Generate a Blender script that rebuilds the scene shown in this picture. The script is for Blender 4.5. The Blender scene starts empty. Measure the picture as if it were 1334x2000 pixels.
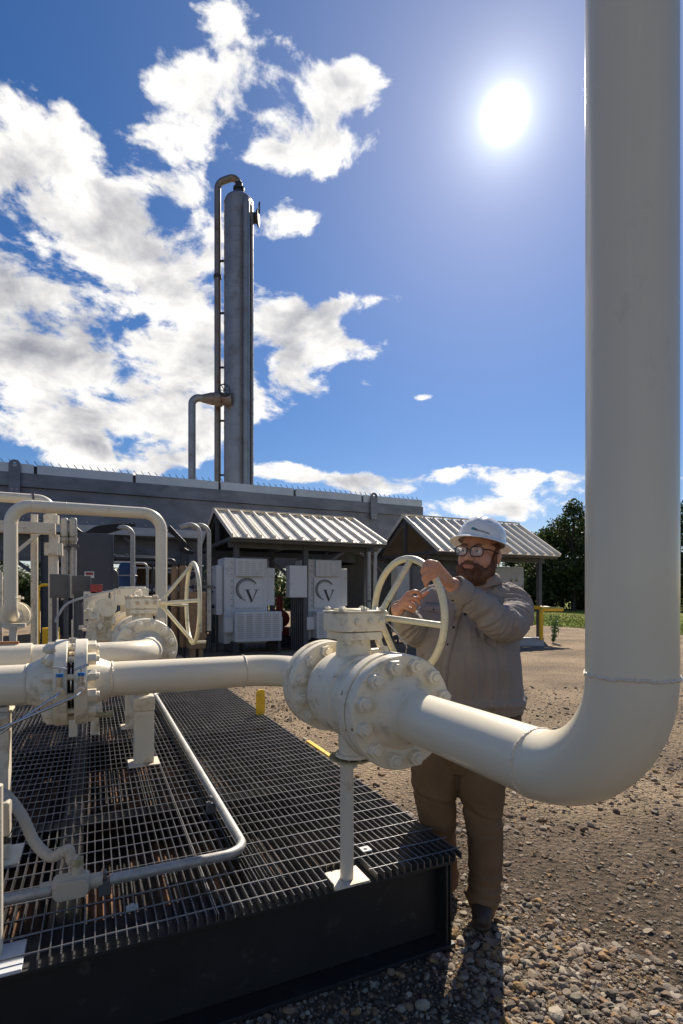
import bpy, bmesh, math, random
import numpy as np
from mathutils import Vector, Matrix, noise
from mathutils.bvhtree import BVHTree
random.seed(7); rng = np.random.default_rng(7)
PI = math.pi
S = bpy.context.scene
COL = S.collection
# ------------------------------------------------------------------ camera frame
F, U0, V0, H = 1032.5, 667.0, 1165.0, 1.535
YAW = math.radians(25.0); CY, SY = math.cos(YAW), math.sin(YAW)
def W(u, v, t):
    X = (u-U0)/F*t
    return Vector((X*CY+t*SY, -X*SY+t*CY, H-(v-V0)/F*t))
def Wz(u, v, z): return W(u, v, (H-z)*F/(v-V0))
def Wy(u, v, y): return W(u, v, y/(CY-(u-U0)/F*SY))
def Wx(u, v, x): return W(u, v, x/(SY+(u-U0)/F*CY))
# ------------------------------------------------------------------ materials
MATS = {}
def mat(name, col, rough=.5, metal=0, var=.08, vscale=6, bump=0, bscale=80, dirt=None, damt=.0, dscale=3, spec=None, stretch=(1,1,1), coat=0, island=None, specks=0):
    m = bpy.data.materials.new(name); m.use_nodes = True
    nt = m.node_tree; N = nt.nodes; L = nt.links
    b = N['Principled BSDF']
    b.inputs['Roughness'].default_value = rough; b.inputs['Metallic'].default_value = metal
    if spec is not None: b.inputs['Specular IOR Level'].default_value = spec
    if coat: b.inputs['Coat Weight'].default_value = coat
    tc = N.new('ShaderNodeTexCoord'); mp = N.new('ShaderNodeMapping'); mp.inputs['Scale'].default_value = stretch
    L.new(tc.outputs['Object'], mp.inputs['Vector'])
    n = N.new('ShaderNodeTexNoise'); n.inputs['Scale'].default_value = vscale; n.inputs['Detail'].default_value = 6
    L.new(mp.outputs[0], n.inputs['Vector'])
    r = N.new('ShaderNodeValToRGB')
    c0 = [max(0, c*(1-var)) for c in col]; c1 = [min(1, c*(1+var)) for c in col]
    r.color_ramp.elements[0].position = .3; r.color_ramp.elements[1].position = .7
    r.color_ramp.elements[0].color = (*c0, 1); r.color_ramp.elements[1].color = (*c1, 1)
    L.new(n.outputs[0], r.inputs[0]); out = r.outputs[0]
    if island:
        g = N.new('ShaderNodeNewGeometry'); rr = N.new('ShaderNodeValToRGB'); rr.color_ramp.interpolation = 'LINEAR'
        els = rr.color_ramp.elements
        while len(els) < len(island): els.new(.5)
        for i, c in enumerate(island):
            els[i].position = i/(len(island)-1); els[i].color = (*c, 1)
        L.new(g.outputs['Random Per Island'], rr.inputs[0])
        mx = N.new('ShaderNodeMix'); mx.data_type = 'RGBA'; mx.blend_type = 'MULTIPLY'; mx.inputs[0].default_value = 1
        L.new(rr.outputs[0], mx.inputs[6]); L.new(out, mx.inputs[7]); out = mx.outputs[2]
    if dirt:
        n2 = N.new('ShaderNodeTexNoise'); n2.inputs['Scale'].default_value = dscale; n2.inputs['Detail'].default_value = 9; n2.inputs['Roughness'].default_value = .65
        L.new(mp.outputs[0], n2.inputs['Vector'])
        r2 = N.new('ShaderNodeValToRGB'); r2.color_ramp.elements[0].position = .62-damt*.35; r2.color_ramp.elements[1].position = .74-damt*.2
        L.new(n2.outputs[0], r2.inputs[0])
        mx = N.new('ShaderNodeMix'); mx.data_type = 'RGBA'; L.new(r2.outputs[0], mx.inputs[0]); L.new(out, mx.inputs[6]); mx.inputs[7].default_value = (*dirt, 1)
        out = mx.outputs[2]
    if specks:
        n3 = N.new('ShaderNodeTexNoise'); n3.inputs['Scale'].default_value = specks; n3.inputs['Detail'].default_value = 3
        L.new(tc.outputs['Object'], n3.inputs['Vector'])
        r3 = N.new('ShaderNodeValToRGB'); r3.color_ramp.elements[0].position = .70; r3.color_ramp.elements[1].position = .745; L.new(n3.outputs[0], r3.inputs[0])
        mx = N.new('ShaderNodeMix'); mx.data_type = 'RGBA'; L.new(r3.outputs[0], mx.inputs[0]); L.new(out, mx.inputs[6]); mx.inputs[7].default_value = (.30,.15,.06,1); out = mx.outputs[2]
    L.new(out, b.inputs['Base Color'])
    if bump:
        nb = N.new('ShaderNodeTexNoise'); nb.inputs['Scale'].default_value = bscale; nb.inputs['Detail'].default_value = 5
        L.new(mp.outputs[0], nb.inputs['Vector'])
        bp = N.new('ShaderNodeBump'); bp.inputs['Strength'].default_value = bump; bp.inputs['Distance'].default_value = .01
        L.new(nb.outputs[0], bp.inputs['Height']); L.new(bp.outputs[0], b.inputs['Normal'])
    MATS[name] = m
    return m
paint = mat('cream_pipe_paint', (.83,.74,.56), .30, var=.035, vscale=2.5, bump=.04, bscale=60, dirt=(.58,.48,.33), damt=.07, dscale=3, coat=.15, stretch=(1,1,.6))
paint_v = mat('cream_valve_paint', (.82,.74,.57), .38, var=.05, vscale=9, bump=.09, bscale=90, dirt=(.50,.42,.30), damt=.26, dscale=14, specks=30)
paint_w = mat('yellowed_wheel_paint', (.74,.68,.47), .35, var=.1, vscale=12, bump=.08, bscale=60, dirt=(.42,.38,.2), damt=.2, dscale=18)
paint_r = mat('rust_stained_paint', (.76,.67,.50), .45, var=.08, vscale=10, bump=.1, bscale=90, dirt=(.42,.2,.06), damt=.75, dscale=9)
paint_s = mat('cream_support_paint', (.72,.645,.51), .45, var=.05, vscale=5, bump=.06, dirt=(.4,.3,.17), damt=.25, dscale=6)
bead = mat('weld_bead_paint', (.78,.69,.54), .4, var=.06, vscale=30, bump=.6, bscale=120)
gasket = mat('gasket_dark', (.05,.05,.05), .6)
rust = mat('rusty_metal', (.33,.15,.06), .8, var=.4, vscale=20, bump=.3, bscale=60)
ringm = mat('brass_yellowed_ring', (.36,.32,.17), .5, var=.2, vscale=30)
steel = mat('stainless_steel', (.62,.6,.56), .25, 1, var=.05)
galv = mat('galvanised_conduit', (.42,.41,.385), .55, .45, var=.15, vscale=18, bump=.05, dirt=(.3,.28,.25), damt=.3, dscale=10)
gratem = mat('grating_steel', (.185,.18,.178), .40, .75, var=.25, vscale=8, bump=.1, bscale=150, dirt=(.10,.08,.06), damt=.2, dscale=5)
darkbeam = mat('black_beam_paint', (.017,.016,.0165), .55, var=.2, vscale=5, bump=.05, bscale=30, dirt=(.06,.055,.05), damt=.1, dscale=12)
yellow = mat('yellow_safety_paint', (.85,.50,.012), .45, var=.08, vscale=15, bump=.06, dirt=(.3,.2,.05), damt=.2, dscale=15)
cooler = mat('cooler_sheet_steel', (.15,.165,.20), .5, .35, var=.25, vscale=1.2, bump=.04, dirt=(.2,.22,.24), damt=.2, dscale=.8, stretch=(1,1,2))
coolertop = mat('cooler_top_trim', (.5,.53,.56), .4, .5, var=.08, vscale=2)
shedroof = mat('shed_roof_metal', (.78,.72,.61), .62, .0, var=.08, vscale=1.5, bump=.03, dirt=(.55,.5,.42), damt=.3, dscale=3, stretch=(4,.6,1))
shedframe = mat('dark_shed_steel', (.085,.09,.10), .5, .2, var=.15, vscale=3)
cab = mat('cabinet_white', (.62,.63,.63), .4, var=.03, vscale=2, dirt=(.5,.5,.46), damt=.1, dscale=4)
cabline = mat('cabinet_dark_print', (.035,.037,.04), .5, var=.05)
towerm = mat('tower_cladding', (.33,.32,.315), .42, .65, var=.14, vscale=.8, bump=.05, bscale=4, dirt=(.25,.22,.2), damt=.3, dscale=1.0)
towerd = mat('tower_pipe_cladding', (.27,.23,.195), .42, .6, var=.15, vscale=1.5, dirt=(.22,.13,.08), damt=.3, dscale=1.5)
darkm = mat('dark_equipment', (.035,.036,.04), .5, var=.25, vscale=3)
greym = mat('grey_enclosure', (.10,.10,.105), .45, var=.08, vscale=3)
lgrey = mat('light_grey_paint', (.42,.43,.43), .5, var=.08, vscale=4)
blue = mat('blue_paint', (.01,.04,.12), .5, var=.2)
red = mat('red_paint', (.28,.03,.025), .45, var=.15)
tan = mat('tan_timber', (.30,.19,.10), .7, var=.2, vscale=10)
green = mat('green_paint', (.05,.22,.12), .5)
rubber = mat('black_rubber', (.015,.015,.016), .5)
hosem = mat('beige_flexible_conduit', (.50,.44,.34), .5, var=.05, bump=.3, bscale=40)
bluecap = mat('blue_valve_cap', (.01,.16,.45), .3)
# ------------------------------------------------------------------ mesh builder
ORG = {}
def frame_from(d):
    d = Vector(d).normalized()
    a = Vector((0,0,1)) if abs(d.z) < .9 else Vector((1,0,0))
    x = a.cross(d).normalized(); y = d.cross(x)
    return x, y, d
class MB:
    def __init__(s): s.v = []; s.f = []
    def add(s, vs, fs):
        b = len(s.v); s.v += [Vector(p) for p in vs]; s.f += [[i+b for i in f] for f in fs]; return s
    def box(s, c, h, R=None):
        c = Vector(c); pts = []
        for dx in (-1,1):
            for dy in (-1,1):
                for dz in (-1,1):
                    p = Vector((dx*h[0], dy*h[1], dz*h[2]))
                    if R is not None: p = R @ p
                    pts.append(c+p)
        return s.add(pts, [[0,1,3,2],[4,6,7,5],[0,4,5,1],[2,3,7,6],[0,2,6,4],[1,5,7,3]])
    def bx(s, x0, x1, y0, y1, z0, z1):
        return s.box(((x0+x1)/2,(y0+y1)/2,(z0+z1)/2), (abs(x1-x0)/2,abs(y1-y0)/2,abs(z1-z0)/2))
    def bar(s, a, b, w, h):
        a = Vector(a); b = Vector(b); x, y, d = frame_from(b-a)
        R = Matrix((x,y,d)).transposed()
        return s.box((a+b)/2, (w/2,h/2,(b-a).length/2), R)
    def lathe(s, o, d, prof, n=48, caps=True):
        o = Vector(o); x, y, d = frame_from(d); vs = []
        for (t, r) in prof:
            for k in range(n):
                a = 2*PI*k/n
                vs.append(o+d*t+(x*math.cos(a)+y*math.sin(a))*r)
        fs = []
        for i in range(len(prof)-1):
            for k in range(n):
                k2 = (k+1)%n
                fs.append([i*n+k, i*n+k2, (i+1)*n+k2, (i+1)*n+k])
        if caps:
            fs.append([k for k in range(n)][::-1]); fs.append([(len(prof)-1)*n+k for k in range(n)])
        return s.add(vs, fs)
    def cyl(s, a, b, r, r2=None, n=24):
        a = Vector(a); b = Vector(b)
        return s.lathe(a, b-a, [(0,r),((b-a).length, r if r2 is None else r2)], n)
    def tube(s, pts, r, n=16, bend=0, seg=8, closed=False, rfun=None):
        pts = [Vector(p) for p in pts]
        if bend and len(pts) > 2:
            q = [pts[0]]
            for i in range(1, len(pts)-1):
                bn = bend if not isinstance(bend, (list,tuple)) else bend[i-1]
                p0, p1, p2 = pts[i-1], pts[i], pts[i+1]
                d0 = (p0-p1).normalized(); d1 = (p2-p1).normalized()
                ang = d0.angle(d1); tl = bn/math.tan(ang/2)
                a = p1+d0*tl; b = p1+d1*tl; cen = p1+(d0+d1).normalized()*(bn/math.sin(ang/2))
                va = a-cen; vb = b-cen; tot = va.angle(vb); ax = va.cross(vb).normalized()
                for k in range(seg+1): q.append(cen+Matrix.Rotation(tot*k/seg, 3, ax) @ va)
            q.append(pts[-1]); pts = q
        m = len(pts); vs = []; fs = []
        tang = []
        for i in range(m):
            if closed: t = pts[(i+1)%m]-pts[i-1]
            else: t = pts[min(i+1,m-1)]-pts[max(i-1,0)]
            tang.append(t.normalized())
        x, y, _ = frame_from(tang[0])
        for i in range(m):
            if i:
                rot = tang[i-1].rotation_difference(tang[i]); x = rot @ x; y = rot @ y
            rr = r if rfun is None else rfun(i/(m-1))
            for k in range(n):
                a = 2*PI*k/n; vs.append(pts[i]+(x*math.cos(a)+y*math.sin(a))*rr)
        for i in range(m if closed else m-1):
            j = (i+1)%m
            for k in range(n):
                k2 = (k+1)%n; fs.append([i*n+k, i*n+k2, j*n+k2, j*n+k])
        if not closed: fs.append(list(range(n))[::-1]); fs.append([(m-1)*n+k for k in range(n)])
        return s.add(vs, fs)
    def ring(s, c, nrm, R, r, n=48, m=10):
        c = Vector(c); x, y, d = frame_from(nrm)
        return s.tube([c+(x*math.cos(2*PI*k/n)+y*math.sin(2*PI*k/n))*R for k in range(n)], r, m, closed=True)
    def prism(s, poly, ax, d):   # poly: list of points, extruded by vector d
        n = len(poly); d = Vector(d); poly = [Vector(p) for p in poly]
        return s.add(poly+[p+d for p in poly], [list(range(n))[::-1], [n+i for i in range(n)]]+[[i,(i+1)%n,n+(i+1)%n,n+i] for i in range(n)])
    def ball(s, c, r, n=12, m=8):
        c = Vector(c); rr = r if isinstance(r,(tuple,list)) else (r,r,r); vs = []; fs = []
        for i in range(m+1):
            th = PI*i/m
            for k in range(n):
                a = 2*PI*k/n
                vs.append(c+Vector((rr[0]*math.sin(th)*math.cos(a), rr[1]*math.sin(th)*math.sin(a), rr[2]*math.cos(th))))
        for i in range(m):
            for k in range(n): fs.append([i*n+k, (i+1)*n+k, (i+1)*n+(k+1)%n, i*n+(k+1)%n])
        return s.add(vs, fs)
    def build(s, name, m, parent=None, bevel=0, smooth=40, local=False):
        me = bpy.data.meshes.new(name)
        o0 = Vector((0,0,0))
        if parent is not None and not local: o0 = ORG.get(parent.name, Vector((0,0,0)))
        me.from_pydata([tuple(p-o0) for p in s.v], [], s.f); me.update()
        bm = bmesh.new(); bm.from_mesh(me); bmesh.ops.remove_doubles(bm, verts=bm.verts, dist=1e-6); bmesh.ops.recalc_face_normals(bm, faces=bm.faces); bm.to_mesh(me); bm.free()
        if smooth:
            me.polygons.foreach_set('use_smooth', [True]*len(me.polygons)); me.set_sharp_from_angle(angle=math.radians(smooth))
        me.materials.append(m)
        if not smooth: me.polygons.foreach_set('use_smooth', [False]*len(me.polygons))
        o = bpy.data.objects.new(name, me); COL.objects.link(o)
        if parent is not None:
            o.parent = parent
            if not local: ORG[o.name] = o0
        if bevel:
            bv = o.modifiers.new('edge', 'BEVEL'); bv.width = bevel; bv.segments = 2; bv.limit_method = 'ANGLE'; bv.angle_limit = math.radians(40)
        return o
def tag(o, label=None, cat=None, group=None, kind=None):
    if label: o['label'] = label
    if cat: o['category'] = cat
    if group: o['group'] = group
    if kind: o['kind'] = kind
    return o
def thing(name, loc, label, cat, group=None, rz=0):
    o = bpy.data.objects.new(name, None); COL.objects.link(o); o.location = loc; o.rotation_euler = (0,0,rz)
    o.empty_display_size = .1
    ORG[o.name] = Vector(loc); return tag(o, label, cat, group)
def part(src, name_parent, loc, rot=None):
    """copy of a local mesh part under a thing, at world-offset location"""
    c = src.copy(); COL.objects.link(c); c.parent = name_parent; c.location = Vector(loc)-ORG[name_parent.name]
    if rot is not None: c.rotation_euler = rot
    return c
NUTS = {}
def nut(parent, pos, d, rad=.0235, h=.026, material=None, name='nut'):
    key = (round(rad,4), round(h,4), (material or paint_v).name)
    x, y, dd = frame_from(d)
    if key not in NUTS:
        m = MB(); n = 6
        m.lathe((0,0,0), (0,0,1), [(0,rad*1.12),(h*.95,rad*1.12),(h*1.02,rad*1.04)], 6)
        m.lathe((0,0,h*.9), (0,0,1), [(0,rad*.60),(h*.42,rad*.60),(h*.5,rad*.5)], 18)
        o = m.build(name, material or paint_v, None, bevel=rad*.05, smooth=20, local=True)
        NUTS[key] = o.data; mods = True
        o.parent = parent
    else:
        o = bpy.data.objects.new(name, NUTS[key]); COL.objects.link(o); o.parent = parent
        bv = o.modifiers.new('edge', 'BEVEL'); bv.width = rad*.06; bv.segments = 2; bv.limit_method = 'ANGLE'; bv.angle_limit = math.radians(40)
    R = Matrix((x,y,dd)).transposed().to_4x4() @ Matrix.Rotation(random.uniform(0,1), 4, 'Z')
    o.matrix_local = Matrix.Translation(Vector(pos)-ORG[parent.name]) @ R
    return o
def flange_prof(t0, t1, R, rin, ch=.004):
    return [(t0,rin),(t0,R-ch),(t0+ch,R),(t1-ch,R),(t1,R-ch),(t1,rin)]
PR = .080; FR = .192; BC = .158
def weld(parent, pos, d, R=PR, th=.006):
    m = MB(); x, y, dd = frame_from(d); pts = []; n = 64
    for k in range(n):
        a = 2*PI*k/n; j = random.uniform(-.0012,.0012)
        pts.append(Vector(pos)+(x*math.cos(a)+y*math.sin(a))*(R+.0005+j*.5)+dd*j*2)
    m.tube(pts, th, 8, closed=True)
    return m.build('weld_seam', bead, parent)
# ------------------------------------------------------------------ main near pipe, valve and riser
PX, PZ, RY, BY = .931, 1.149, .684, 2.694
def make_flange_valve(name, cx, sy, z, label, wheelR, dish, rimr, wang, phase, group, handle=False, stained=False, y0=None, y1=None):
    t = thing(name, (cx, sy, z-.5), label, 'valve', group)
    yn, yf = (sy-.325 if y0 is None else y0), (sy+.255 if y1 is None else y1)   # near and far valve flange planes
    body = MB()
    prof = [(0,.09),(0,FR-.004),(.004,FR),(.05,FR),(.054,FR-.004),(.054,.135),(.075,.135),(.10,.146),(.16,.152),(.20,.154),(.205,.163),(.31,.166),(.39,.166),(.43,.160),(.47,.135)]
    L = yf-yn; sc = L/.58
    prof = [(a*sc if a > .06 else a, r) for a, r in prof]
    prof += [(L-.06,.125),(L-.054,FR-.004),(L-.05,FR),(L-.004,FR),(L,FR-.004),(L,.09)]
    body.lathe((cx,yn,z), (0,1,0), prof, 72, caps=False)
    body.cyl((cx,sy,z+.10), (cx,sy,z+.218), .074, .066, 40)
    body.cyl((cx,sy,z-.11), (cx,sy,z-.232), .062, .058, 40)
    b = body.build('valve_body', paint_v, t)
    MBx = MB(); MBx.lathe((cx,sy,z-.232), (0,0,-1), [(0,.07),(.012,.072),(.014,.055)], 40); MBx.build('bottom_cover', paint_v, t)
    bt = MB()
    for k in range(8):
        a = 2*PI*k/8; bt.cyl((cx+.052*math.cos(a),sy+.052*math.sin(a),z-.26), (cx+.052*math.cos(a),sy+.052*math.sin(a),z-.243), .008, n=10)
    bt.build('cover_bolt', paint_r, t)
    # bonnet flange and gear box
    g = MB(); zg = z+.218
    Rz = Matrix.Rotation(wang, 3, 'Z')
    def loc(x, y, zz): return Vector((cx,sy,0)) + Rz @ Vector((x,y,0)) + Vector((0,0,zz))
    def polyg(pts, z0, z1): g.prism([loc(x,y,z0) for x,y in pts], None, (0,0,z1-z0))
    polyg([(-.082,-.07),(-.062,-.088),(.075,-.088),(.094,-.07),(.094,.07),(.075,.088),(-.062,.088),(-.082,.07)], zg, zg+.030)
    gb = g.build('bonnet_plate', paint_v, t, bevel=.003)
    g = MB(); mt = paint_r if stained else paint_v
    polyg([(-.110,-.045),(-.078,-.092),(.09,-.092),(.097,-.085),(.097,.085),(.07,.092),(-.078,.092),(-.110,.045)], zg+.033, zg+.106)
    gx = g.build('gear_housing', paint_v, t, bevel=.005)
    g = MB(); polyg([(-.113,-.047),(-.08,-.095),(.092,-.095),(.10,-.087),(.10,.087),(.072,.095),(-.08,.095),(-.113,.047)], zg+.1065, zg+.113)
    g.build('gear_cover', mt, t, bevel=.002)
    g = MB(); g.lathe(loc(-.01,0,zg+.113), (0,0,1), [(0,.072),(.005,.072),(.007,.068)], 40); g.build('position_cap', ringm if not stained else paint_v, t)
    for (x,y) in ((-.085,-.055),(-.085,.055),(.085,-.075),(.085,.075),(0,-.08),(0,.08)):
        nut(t, loc(x,y,zg+.113), (0,0,1), .012, .011)
    for x in (-.04,.02,.07): nut(t, loc(x,-.092,zg+.072), Rz @ Vector((0,-1,0)), .012, .012, paint_r if stained else None)
    for x in (-.06,.0,.075): nut(t, loc(x,-.065,zg), (0,0,-1), .013, .013, paint_r if stained else None)
    if stained:
        g = MB(); g.ring(loc(-.03,.02,zg+.138), Rz @ Vector((0,1,0)), .024, .008, 20, 8); g.build('lifting_eye', paint_v, t)
    # side grease fittings
    g = MB(); d = Rz @ Vector((1,0,0)); p = loc(.06,-.02,z+.165)
    g.cyl(p, p+d*.05, .013, n=14); g.cyl(p+d*.05, p+d*.056, .02, n=14); g.cyl(p+d*.06, p+d*.085, .022, n=6)
    p = loc(.05,-.05,z+.11); g.cyl(p, p+d*.04, .012, n=14); g.cyl(p+d*.04, p+d*.075, .019, n=6)
    g.build('grease_fitting', paint_v, t)
    # shaft, hub and wheel
    zc = zg+.085 if not stained else zg+.07; wz = zc
    ax = Rz @ Vector((1,0,0))
    h0 = loc(.09,0,zc); h1 = loc(.122,0,zc)
    g = MB(); g.cyl(h0, h1+ax*.01, .018, n=20); g.build('gear_shaft', steel, t)
    w = MB(); w.cyl(h1-ax*.012, h1+ax*.03, .028, n=24); hub = w.build('wheel_hub', paint_w, t)
    wc = h1+ax*dish
    e1 = Rz @ Vector((0,-1,0)); e2 = Vector((0,0,1))
    w = MB(); w.tube([wc+(e1*math.cos(2*PI*k/72)+e2*math.sin(2*PI*k/72))*wheelR for k in range(72)], rimr, 16, closed=True)
    rim = w.build('wheel_rim', paint_w, t)
    for k in range(4):
        a = phase+PI/2*k
        q = wc+(e1*math.cos(a)+e2*math.sin(a))*(wheelR-rimr*.4)
        w = MB(); q0 = h1+ax*.01+(e1*math.cos(a)+e2*math.sin(a))*.02
        w.tube([q0, q], rimr*.86, 14); w.build('wheel_spoke', paint_w, rim)
    if handle:
        a = -PI/2-.1; q = wc+(e1*math.cos(a)+e2*math.sin(a))*wheelR
        w = MB(); w.tube([q, q+ax*.10], .011, 12); w.build('wheel_handle', paint_w, rim)
    return t, wc, e1, e2
valve1, WC, E1, E2 = make_flange_valve('ball_valve', PX, 1.885, PZ, 'large cream flanged valve on the near pipe whose handwheel the worker grips', .242, .14, .0145, math.radians(5), math.radians(-7), 'flanged valves with handwheels', y0=1.575, y1=2.128)
# rust streaks under nuts handled by material; nuts on both valve flanges
def nut_circle(t, cx, y, z, d, n=12, phase=None, R=BC):
    for k in range(n):
        a = 2*PI*(k+.5)/n
        nut(t, (cx+R*math.cos(a), y, z+R*math.sin(a)), d)
nut_circle(valve1, PX, 1.575+.054, PZ, (0,1,0))
nut_circle(valve1, PX, 2.128-.054, PZ, (0,-1,0))
# wire loop hanging from the gear shaft
w = MB(); c0 = WC-Vector((.12,0,0))
w.tube([c0+Vector((-.02,-.03,0)), c0+Vector((.02,-.07,-.05)), c0+Vector((.07,-.09,-.12)), c0+Vector((.05,-.08,-.18)), c0+Vector((-.03,-.07,-.21))], .0022, 6, bend=.03)
w.build('seal_wire', steel, valve1)
# near pipe with weld neck flange, elbow and riser
pr = thing('riser_pipe', (PX, RY, 0), 'tall thick cream riser pipe at right with elbow bolted to the near valve', 'pipe')
ER = .235
m = MB(); m.tube([(PX,1.43,PZ),(PX,RY,PZ),(PX,RY,9.5)], PR, 96, bend=ER, seg=28); m.build('pipe_run', paint, pr)
m = MB(); m.lathe((PX,1.565,PZ), (0,-1,0), [(0,.06),(0,.12),(.004,.12),(.004,FR-.004),(.008,FR),(.050,FR),(.055,FR-.004),(.055,.125),(.068,.112),(.105,.086),(.14,PR)], 96, caps=False)
m.build('flange', paint_v, pr)
m = MB(); m.lathe((PX,1.575,PZ), (0,-1,0), [(0,.125),(.01,.125)], 64); m.build('gasket', gasket, pr)
nut_circle(pr, PX, 1.565-.055, PZ, (0,-1,0))
weld(pr, (PX,1.43,PZ), (0,1,0), th=.0022)
weld(pr, (PX,RY+ER,PZ), (0,1,0), th=.0032); weld(pr, (PX,RY,PZ+ER), (0,0,1), th=.0032)
# far pipe B with elbow and flange to valve
pb = thing('metering_pipe', (-.2, BY, .41), 'cream horizontal pipe with two orifice flanges over the grating, elbow joining the near valve', 'pipe')
m = MB(); m.tube([(.05,BY,PZ),(PX,BY,PZ),(PX,2.27,PZ)], PR, 72, bend=.235, seg=20); m.build('pipe_run', paint, pb)
m = MB(); m.tube([(-2.4,BY,PZ),(-.24,BY,PZ)], PR*1.09, 72); m.build('pipe_run', paint, pb)
m = MB(); m.lathe((PX,2.138,PZ), (0,1,0), [(0,.06),(0,.12),(.004,.12),(.004,FR-.004),(.008,FR),(.050,FR),(.055,FR-.004),(.055,.12),(.10,.09),(.14,PR)], 72, caps=False); m.build('flange', paint_v, pb)
m = MB(); m.lathe((PX,2.128,PZ), (0,1,0), [(0,.125),(.01,.125)], 48); m.build('gasket', gasket, pb)
nut_circle(pb, PX, 2.138+.055, PZ, (0,1,0))
weld(pb, (PX-.235,BY,PZ), (1,0,0), th=.004); weld(pb, (.072,BY,PZ), (1,0,0), th=.005); weld(pb, (-.27,BY,PZ), (1,0,0), PR*1.09, .0035)
m = MB(); m.lathe((-.081,BY,PZ), (1,0,0), [(0,.06),(0,FR-.004),(.004,FR),(.048,FR),(.052,FR-.004),(.052,.13),(.09,.105),(.15,PR)], 72, caps=False); m.build('flange', paint_v, pb)
m = MB(); m.lathe((-.108,BY,PZ), (-1,0,0), [(0,.06),(0,FR-.004),(.004,FR),(.048,FR),(.052,FR-.004),(.052,.13),(.09,.118),(.16,PR*1.09)], 72, caps=False); m.build('flange', paint_v, pb)
m = MB(); m.lathe((-.0965,BY,PZ), (1,0,0), [(0,.13),(.004,.13)], 48); m.box((-.0945,BY,PZ+.21), (.0022,.016,.07)); m.build('orifice_plate', steel, pb)
m = MB(); m.lathe((-.108,BY,PZ), (1,0,0), [(0,.118),(.027,.118)], 48); m.build('gasket', gasket, pb)
for k in range(12):
    a = 2*PI*(k+.5)/12; yy, zz = BY+BC*math.cos(a), PZ+BC*math.sin(a)
    nut(pb, (-.029,yy,zz), (1,0,0), .025, .034); nut(pb, (-.160,yy,zz), (-1,0,0), .025, .034)
    m = MB(); m.cyl((-.11,yy,zz), (-.079,yy,zz), .013, n=12); m.build('stud', paint_v, pb)
m = MB(); m.cyl((.0,BY-.06,PZ-.15), (.065,BY-.06,PZ-.15), .011, n=12); m.cyl((.045,BY-.06,PZ-.15), (.075,BY-.06,PZ-.15), .016, n=6); m.build('jack_screw', ringm, pb)
m = MB(); m.tube([(-.415,BY-.07,PZ-.14),(-.415,BY-PR*1.15,PZ-.0)]+[(-.415,BY-PR*1.15*math.cos(a),PZ+PR*1.15*math.sin(a)) for a in np.linspace(.1,PI-.1,14)]+[(-.415,BY+PR*1.15,PZ-.14)], .008, 10); m.build('u_bolt', paint_s, pb)
# needle valves with steel tubing
for i, x in enumerate((-.133,-.052)):
    nv = thing('needle_valve', (x,BY-FR,PZ), ('left' if i == 0 else 'right')+' small steel needle valve with blue cap and T handle on the orifice flange', 'needle valve', 'needle valves on the orifice flanges')
    y = BY-FR
    m = MB(); m.cyl((x,y,PZ-.01),(x,y-.03,PZ-.01),.022,n=6); m.cyl((x,y-.03,PZ-.01),(x,y-.045,PZ-.01),.014,n=16); m.cyl((x,y-.02,PZ),(x,y-.02,PZ+.055),.011,n=14); m.cyl((x,y-.02,PZ+.015),(x,y-.02,PZ+.03),.015,n=6); m.build('valve_stem', steel, nv)
    m = MB(); m.cyl((x,y-.02,PZ+.052),(x,y-.02,PZ+.066),.014,n=18); m.build('blue_cap', bluecap, nv)
    a = -.25 if i == 0 else .35
    m = MB(); m.cyl((x,y-.02,PZ+.066),(x,y-.02,PZ+.09),.004,n=10); m.tube([(x-.028,y-.02,PZ+.088-.028*math.tan(a)),(x+.028,y-.02,PZ+.088+.028*math.tan(a))],.0055,12); m.build('t_handle', steel, nv)
    m = MB(); p0 = Vector((x,y-.045,PZ-.012))
    p1 = p0+Vector((-.02,-.03,-.012)); p2 = W(0,1432 if i == 0 else 1424,2.0); p3 = W(-60,1475 if i == 0 else 1466,1.95)
    m.tube([p0,p1,p2,p3], .0058, 12, bend=.02); m.build('tubing', steel, nv)
# supports
sp = thing('pipe_support', (-.40,BY,.41), 'cream square post at left edge holding the metering pipe with a U bolt', 'support post')
p = Wz(28,1690,.41)
m = MB(); m.bx(-.445,-.335,BY-.05,BY+.05,.415,PZ-.125); m.build('post', paint_s, sp, bevel=.004)
m = MB(); m.bx(-.49,-.33,BY-.12,BY+.12,PZ-.123,PZ-.111); m.bx(-.45,-.34,BY-.03,BY+.03,PZ-.11,PZ-.09); m.build('saddle_plate', paint_s, sp, bevel=.002)
m = MB(); m.bx(-.49,-.29,BY-.10,BY+.10,.403,.4145); m.build('base_plate', paint_s, sp, bevel=.002)
# ------------------------------------------------------------------ skid platform
GZ = .41; GX1 = 1.49; GY0 = 1.885; GX0 = -2.6; GYE = 10.5
sk = thing('skid_platform', (0,GY0,0), 'black steel skid platform topped with serrated grey grating under the pipes', 'platform')
m = MB()
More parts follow.
